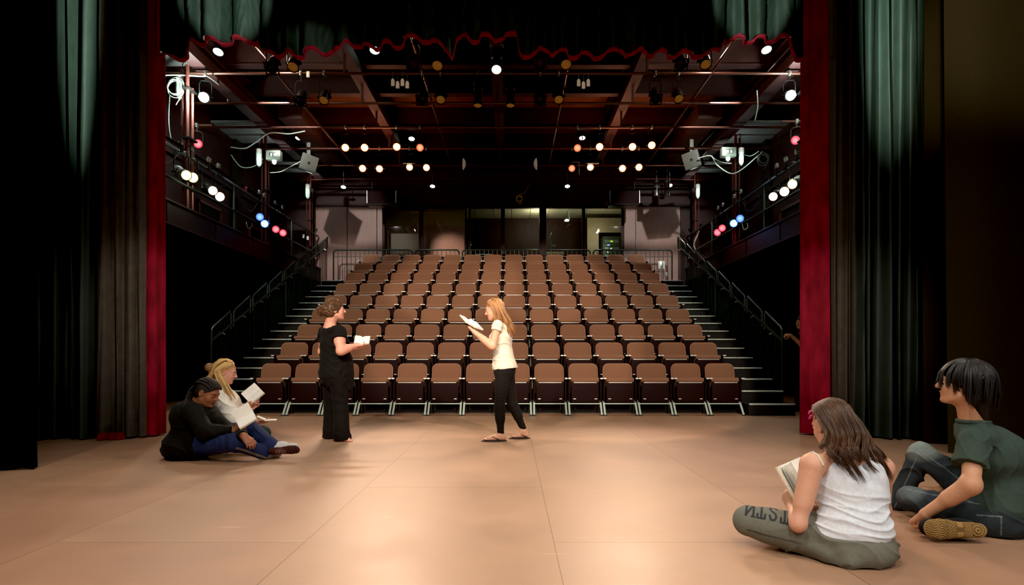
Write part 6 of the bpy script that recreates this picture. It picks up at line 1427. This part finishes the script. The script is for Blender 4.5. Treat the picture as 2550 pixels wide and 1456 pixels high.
    def sole(P_, N_):
        u = (P_ - npv(hs)) @ npv(d) / L_; v = (P_ - npv(hs)) @ npv(l); m_ = (N_ @ npv(nn)) > 0.5
        ring = np.hypot((u - 0.1) * L_, v); g = np.where(u < 0.2, np.sin(ring * 420) > 0.2, np.where(u < 0.36, np.sin((u * L_ + v) * 500) > 0.1, np.where(u < 0.5, np.abs(v) < 0.012, np.where(u < 0.68, (np.sin(u * L_ * 420) * np.sin(v * 420)) > 0, np.sin((v * 1.0 + 0.012 * np.sin(u * 22)) * 520) > 0.1))))
        g = g | (np.abs(u - 0.2) < 0.01) | (np.abs(u - 0.36) < 0.01) | (np.abs(u - 0.5) < 0.01) | (np.abs(u - 0.68) < 0.01)
        return np.where(m_ & g, -0.0035, 0.0)
    def solec(P_, N_, C):
        dsp = sole(P_, N_)[:, None]; return np.where(dsp < 0, C * 0.45, C)
    sl.build('shoe_sole', CLOTH, sho, 0.0022, (158, 124, 76), (), sole, solec, relax=1)
    k = Skin(); k.cap(aF, aF - a * 0.16 - UP * 0.02, 0.045, 0.04, 0.02); k.cut((0, 0, 0.004), (0, 0, -1)); k.build('shoe', CLOTH, body, 0.006, (30, 30, 32))
    # hair: shaggy black bowl with a fringe over the eye
    q, rad, R, sc = S.hd; H = haircap(S.hd, 0.0, (0.115, 0, -0.055), (0.085, 0.1, 0.09)); H.ell(q(-0.035, 0, 0.04), rad(0.1, 0.088, 0.086), R, 0.03); H.cap(q(-0.06, 0, -0.05), nb + UP * 0.02 - f * 0.03, 0.07, 0.05, 0.04)
    HU = hull_of(haircap(S.hd, 0.012)); hm = hair_mat('black_strands', (10, 9, 9), (44, 40, 38), 0.42); H.build('hair', hair_mat('black_hair', (12, 11, 11), (16, 14, 14), 0.45), body, 0.005, fold=folds(73, 0.003, 140, (0, 1, 0.3)))
    gs = []
    for i in range(17):
        an = math.radians(-20 + 300 * i / 16)    # around the head from the face over the viewer's side to the back
        cx, sy = math.cos(an), -math.sin(an); dg = math.degrees(an); lowz = 0.014 if dg < 30 else (0.0 if dg < 55 else (-0.03 if dg < 75 else (-0.065 if dg < 100 else (-0.115 if dg < 125 else (-0.175 if dg < 235 else -0.08)))))
        rx = 0.118; ry = 0.098
        gs.append([q(-0.03 + 0.02 * cx, 0.015 * sy, 0.132), q(-0.02 + rx * 0.62 * cx, ry * 0.68 * sy, 0.112), q(-0.015 + rx * 0.97 * cx, ry * 1.03 * sy, 0.055), q(-0.015 + rx * 1.0 * cx, ry * 1.08 * sy, lowz * 0.4 + 0.0), q(-0.012 + rx * (0.96 if i > 2 else 1.0) * cx, ry * 1.02 * sy, lowz)])
    strands('shaggy_hair', gs, 800, hm, body, 0.0036, 0.006, 75, 10, 0.25, 0.2, clump=34, hull=HU)
person_tee()

# ---------- dim person standing in the dark by the right stair guard
def person_dim():
    f = V((-0.9, -0.4, 0)).normalized(); r = V((f.y, -f.x, 0)); X, Y = 5.08, 10.42
    hc = V((X, Y, 1.56)); sh = V((X + 0.03, Y, 1.33)); S = Skin(); P = head(S, hc, f, UP, 1.0, sh + UP * 0.03, 0.052, 'open')
    S.ell(sh, (0.07, 0.16, 0.05), (f, r, UP), 0.05); S.ell(V((X + 0.03, Y, 1.1)), (0.11, 0.15, 0.2), (f, r, UP), 0.05)
    wr = V((4.80, 10.24, 1.33)); el = V((4.98, 10.2, 1.16)); shn = sh - r * 0.17
    S.chain([sh + r * 0.17, V((X + .1, Y + .25, 1.1)), V((X, Y + .2, 0.9))], [0.05, 0.04, 0.028], 0.03); S.chain([shn, el, wr], [0.05, 0.042, 0.028], 0.03); hand(S, wr, V((-1, 0.1, 0.05)), V((0, 0.6, -0.8)), 1, (50, 60, 40), 1.0)
    body = S.build('person', SKIN, None, 0.007, TAN, P); tag(body, 'dimly seen person in dark clothes standing at the foot of the right stair guard', 'person')
    T = Skin(); T.ell(sh - UP * 0.01, (0.1, 0.18, 0.06), (f, r, UP), 0.05); T.ell(V((X + 0.03, Y, 1.12)), (0.135, 0.175, 0.22), (f, r, UP), 0.05); T.ell(V((X + 0.03, Y, 0.9)), (0.14, 0.18, 0.14), (f, r, UP), 0.05)
    T.cap(shn, mix(shn, el, 0.5), 0.068, 0.066, 0.03, flat=2); T.cap(sh + r * 0.17, mix(sh + r * 0.17, V((X + .1, Y + .25, 1.1)), 0.5), 0.068, 0.066, 0.03, flat=2); T.ell(sh + UP * 0.07, (0.075, 0.08, 0.06), None, 0.012, 's'); T.build('tee_shirt', KNIT, body, 0.008, (34, 32, 32), (), folds(81, 0.006, 34))
    L = Skin(); L.ell(V((X + 0.03, Y, 0.86)), (0.13, 0.17, 0.12), (f, r, UP), 0.04)
    for s_ in (-1, 1): L.cap(V((X + 0.03, Y, 0.84)) + r * s_ * 0.09, V((X + 0.03, Y, 0.06)) + r * s_ * 0.1, 0.095, 0.06, 0.03, flat=2)
    L.build('trousers', CLOTH, body, 0.008, (24, 24, 28))
    for s_ in (-1, 1):
        k = Skin(); p = V((X + 0.03, Y, 0.05)) + r * s_ * 0.1; k.cap(p - f * 0.04, p + f * 0.15 - UP * 0.01, 0.045, 0.04, 0.02); k.cut((0, 0, 0.003), (0, 0, -1)); k.build('shoe', CLOTH, body, 0.006, (24, 24, 24))
    haircap(S.hd, 0.004).build('hair', mat('dim_dark_hair', (40, 28, 20), 0.5, nscale=100, namt=0.3, bump=0.4, bscale=160), body, 0.006)
person_dim()
# ------------------------------------------------------------------ light
w = bpy.data.worlds.new('hall_dark'); scene.world = w; w.use_nodes = True
w.node_tree.nodes['Background'].inputs[0].default_value = (0.6, 0.7, 0.65, 1); w.node_tree.nodes['Background'].inputs[1].default_value = 0.002
WARM = (1.0, 0.70, 0.50); NEUT = (1.0, 0.90, 0.78); GREEN = (0.72, 1.0, 0.80)
for i, (p, tg) in enumerate(DIMS):
    spot('front_wash', p + (Vector(tg) - p).normalized() * 0.2, (tg[0] * 1.2, 4.6, 0), 300, 30, WARM, 0.7, 0.08)
# overhead stage wash from pipes above the stage
for x in (-3.0, 0.0, 3.0):
    spot('stage_wash', (x, 0.6, 5.6), (x * 0.8, 4.6, 0), 360, 95, NEUT, 0.9, 0.15)
for x in (-3.2, 3.0):
    spot('stage_wash', (x, 5.6, 5.9), (x * 0.4, 4.0, 0), 240, 90, NEUT, 0.9, 0.15)
# light from the stage on the seats
for x in (-2.2, 2.0):
    spot('seat_wash', (x, 1.2, 4.4), (XC * 0.5 + x * 0.5, 11.2, 0.9), 1600, 39, (1, 0.79, 0.62), 0.12, 0.1)
area('stage_fill', (0.5, -2.2, 4.2), (0.5, 5, 0.4), 60, 2.0, (1, 0.93, 0.85), 110)
spot('side_key', (4.6, 3.2, 4.6), (-2.6, 6.0, 0.7), 320, 34, NEUT, 0.6, 0.1)
spot('side_key', (-3.8, 1.0, 4.8), (0.6, 5.6, 0.6), 300, 44, NEUT, 0.7, 0.1)
spot('side_key', (-2.5, -0.5, 4.6), (2.1, 3.0, 0.4), 300, 30, (1, 0.95, 0.9), 0.6, 0.1)
spot('cool_side', (5.5, -0.5, 3.0), (1.6, 3.2, 0.6), 160, 40, (0.85, 0.95, 1.0), 0.8, 0.2)
for x in (-1.2, 1.0): spot('seat_wash', (x, 1.2, 4.4), (XC + x, 14.2, 2.8), 2300, 15, (1, 0.77, 0.59), 0.35, 0.1)  # extra spots added to brighten the upper seat rows
# greenish light on the top of the curtains
for px, py, Y, x0, e, an, sx, bl in ((196, -40, 6.9, 1.5, 14000, 29, 0.085, 0.9), (2216, -20, 6.9, -1.5, 14000, 28, 0.15, 0.9), (560, -30, 7.15, 1.8, 6000, 9.5, 0.68, 0.5), (790, 105, 7.15, 2.2, 900, 3.6, 1.7, 0.9), (1882, -30, 7.15, -2.2, 6000, 9.5, 0.62, 0.5)):
    o = spot('curtain_light', (x0, 0.5, 3.2), W(px, py, Y), e, an, GREEN, bl, 0.03); o.scale = (sx, 1, 1)
for px, x0, e in ((2100, -2.0, 1000), (335, 2.0, 350)): spot('curtain_light', (x0, 0.5, 3.2), W(px, 800, 7.0), e, 14, (1, 0.9, 0.78), 1.0, 0.05)
spot('curtain_light', (-2.2, 4.0, 4.4), (-4.32, 7.2, 1.5), 380, 22, NEUT, 0.9, 0.08)  # added spot that brightens the left red velvet edge
spot('curtain_light', (2.2, 4.2, 4.4), (3.62, 7.25, 1.6), 120, 18, NEUT, 0.9, 0.08)  # added spot that brightens the right red velvet edge
spot('leg_light', (1.0, 1.0, 5.0), (4.75, 5.85, 4.3), 1500, 22, (1, 0.9, 0.62), 1.0, 0.2)
# white work lights
for px, py in ((512, 243), (1965, 238)):
    p = W(px, py, 11.0); point('work_light', p + Vector((-0.1 if px < 1000 else 0.1, -0.25, -0.02)) * Vector((0.5, 1, 1)), 170, (0.84, 1.0, 0.9), 0.05)
for x, tx in ((-4.6, -5.0), (4.1, 4.4)):
    spot('added_wall_spot', (-4.92 if x < 0 else 4.42, 11.25, 6.55), (tx, 18.2, 4.4), 850, 34, (1.0, 0.97, 0.9), 0.6, 0.03)  # unseen spots added above the pipes so these shadow the back wall
spot('added_wall_spot', (-3.2, 16.2, 5.2), (-1.9, 18.8, 4.2), 620, 26, (1, 0.58, 0.5), 0.9, 0.1)  # added spot that reddens the panel behind the left panes
for px, py in ((543, 130), (933, 126), (1909, 125)):
    p = W(px, py, 11.7); spot('house_light', p - Vector((0, 0, 0.03)), (p.x, p.y + 0.3, 0), 60, 80, (0.9, 1, 0.88), 0.6, 0.05)
for px, py in ((743, 344), (1025, 346), (1450, 344), (1736, 340)):
    p = W(px, py, 15.9); spot('house_light', p - Vector((0, 0, 0.03)), (p.x, p.y, 0), 90, 80, (1, 0.9, 0.8), 0.6, 0.05)
for px, py in ((855, 466), (1077, 464), (1413, 464), (1668, 462)):
    p = W(px, py, 17.2); spot('house_light', p - Vector((0, 0, 0.05)), (p.x, p.y, 0), 60, 90, (1, 0.9, 0.8), 0.6, 0.05)
for px, py, Y, e in ((448, 222, 10.8, 5), (650, 400, 13.9, 4), (766, 478, 17.1, 4), (1738, 478, 17.1, 4), (1846, 398, 13.9, 4), (690, 402, 13.8, 3), (1815, 396, 13.8, 3)):
    point('jar_light', W(px, py, Y) + Vector((0, -0.15, 0)), e, (0.85, 1, 0.92), 0.1)
for x, sx in ((-5.7, -1), (5.15, 1)):
    for y in (10.9, 15.0, 17.5): spot('added_soffit_spot', (x, y, 5.75), (x + sx * 0.45, y + 0.1, 6.55), 26, 100, (0.86, 1, 0.95), 1.0, 0.04)  # unseen upward spots added to brighten the gallery soffit panels
# added upward lights imitate warm haze around the clusters, on the ceiling steel
for x, e in ((-3.4, 50), (2.6, 50)):
    area('cluster_glow_fill', (x, 14.3, 5.4), (x, 14.31, 7.4), e * 0.8, 1.2, (1, 0.4, 0.22))
for x in (-1.9, 1.4): point('ceiling_fill', (x, 10.3, 5.9), 3.5, (1, 0.7, 0.5), 0.1)  # unseen points added to brighten the hanging plugs
point('ceiling_fill', (-4.3, 10.6, 6.4), 48, (1, 0.75, 0.55), 0.1); point('ceiling_fill', (3.7, 10.6, 6.4), 48, (1, 0.75, 0.55), 0.1)  # unseen points added to brighten the ochre ceiling boards
for X, a in ((-5.5, -1), (4.95, 1)):
    point('blue_spill', (X, 13.4, 4.0), 12, (0.1, 0.35, 1), 0.08); point('red_spill', (X, 14.4, 4.0), 5, (1, 0.1, 0.2), 0.08)
    point('yellow_spill', (X, 10.6, 4.1), 10, (1, 0.95, 0.7), 0.08)
point('booth_light', (0.8, 19.0, 5.3), 26, (1, 0.92, 0.72), 0.15); point('booth_light', (2.7, 18.75, 4.9), 9, (1, 0.92, 0.72), 0.1)
# ------------------------------------------------------------------ camera
cam = bpy.data.cameras.new('camera'); co = bpy.data.objects.new('camera', cam); COL.objects.link(co)
cam.sensor_width = 36; cam.lens = 36 * F_PX / 2550; co.location = (0, 0, CAM_H); co.rotation_euler = (math.pi / 2, 0, 0)
cam.shift_y = (HY - 728) / 2550; cam.clip_start = 0.05; cam.clip_end = 100
scene.camera = co
scene.view_settings.view_transform = 'Standard'; scene.view_settings.look = 'None'; scene.view_settings.exposure = 0.0
cv = scene.view_settings
cv.use_curve_mapping = True; cv.curve_mapping.black_level = (0.004, 0.004, 0.004); cv.curve_mapping.update()
try:
    scene.cycles.use_denoising = True; scene.cycles.max_bounces = 6; scene.cycles.diffuse_bounces = 3; scene.cycles.glossy_bounces = 3; scene.cycles.sample_clamp_indirect = 4
except Exception: pass
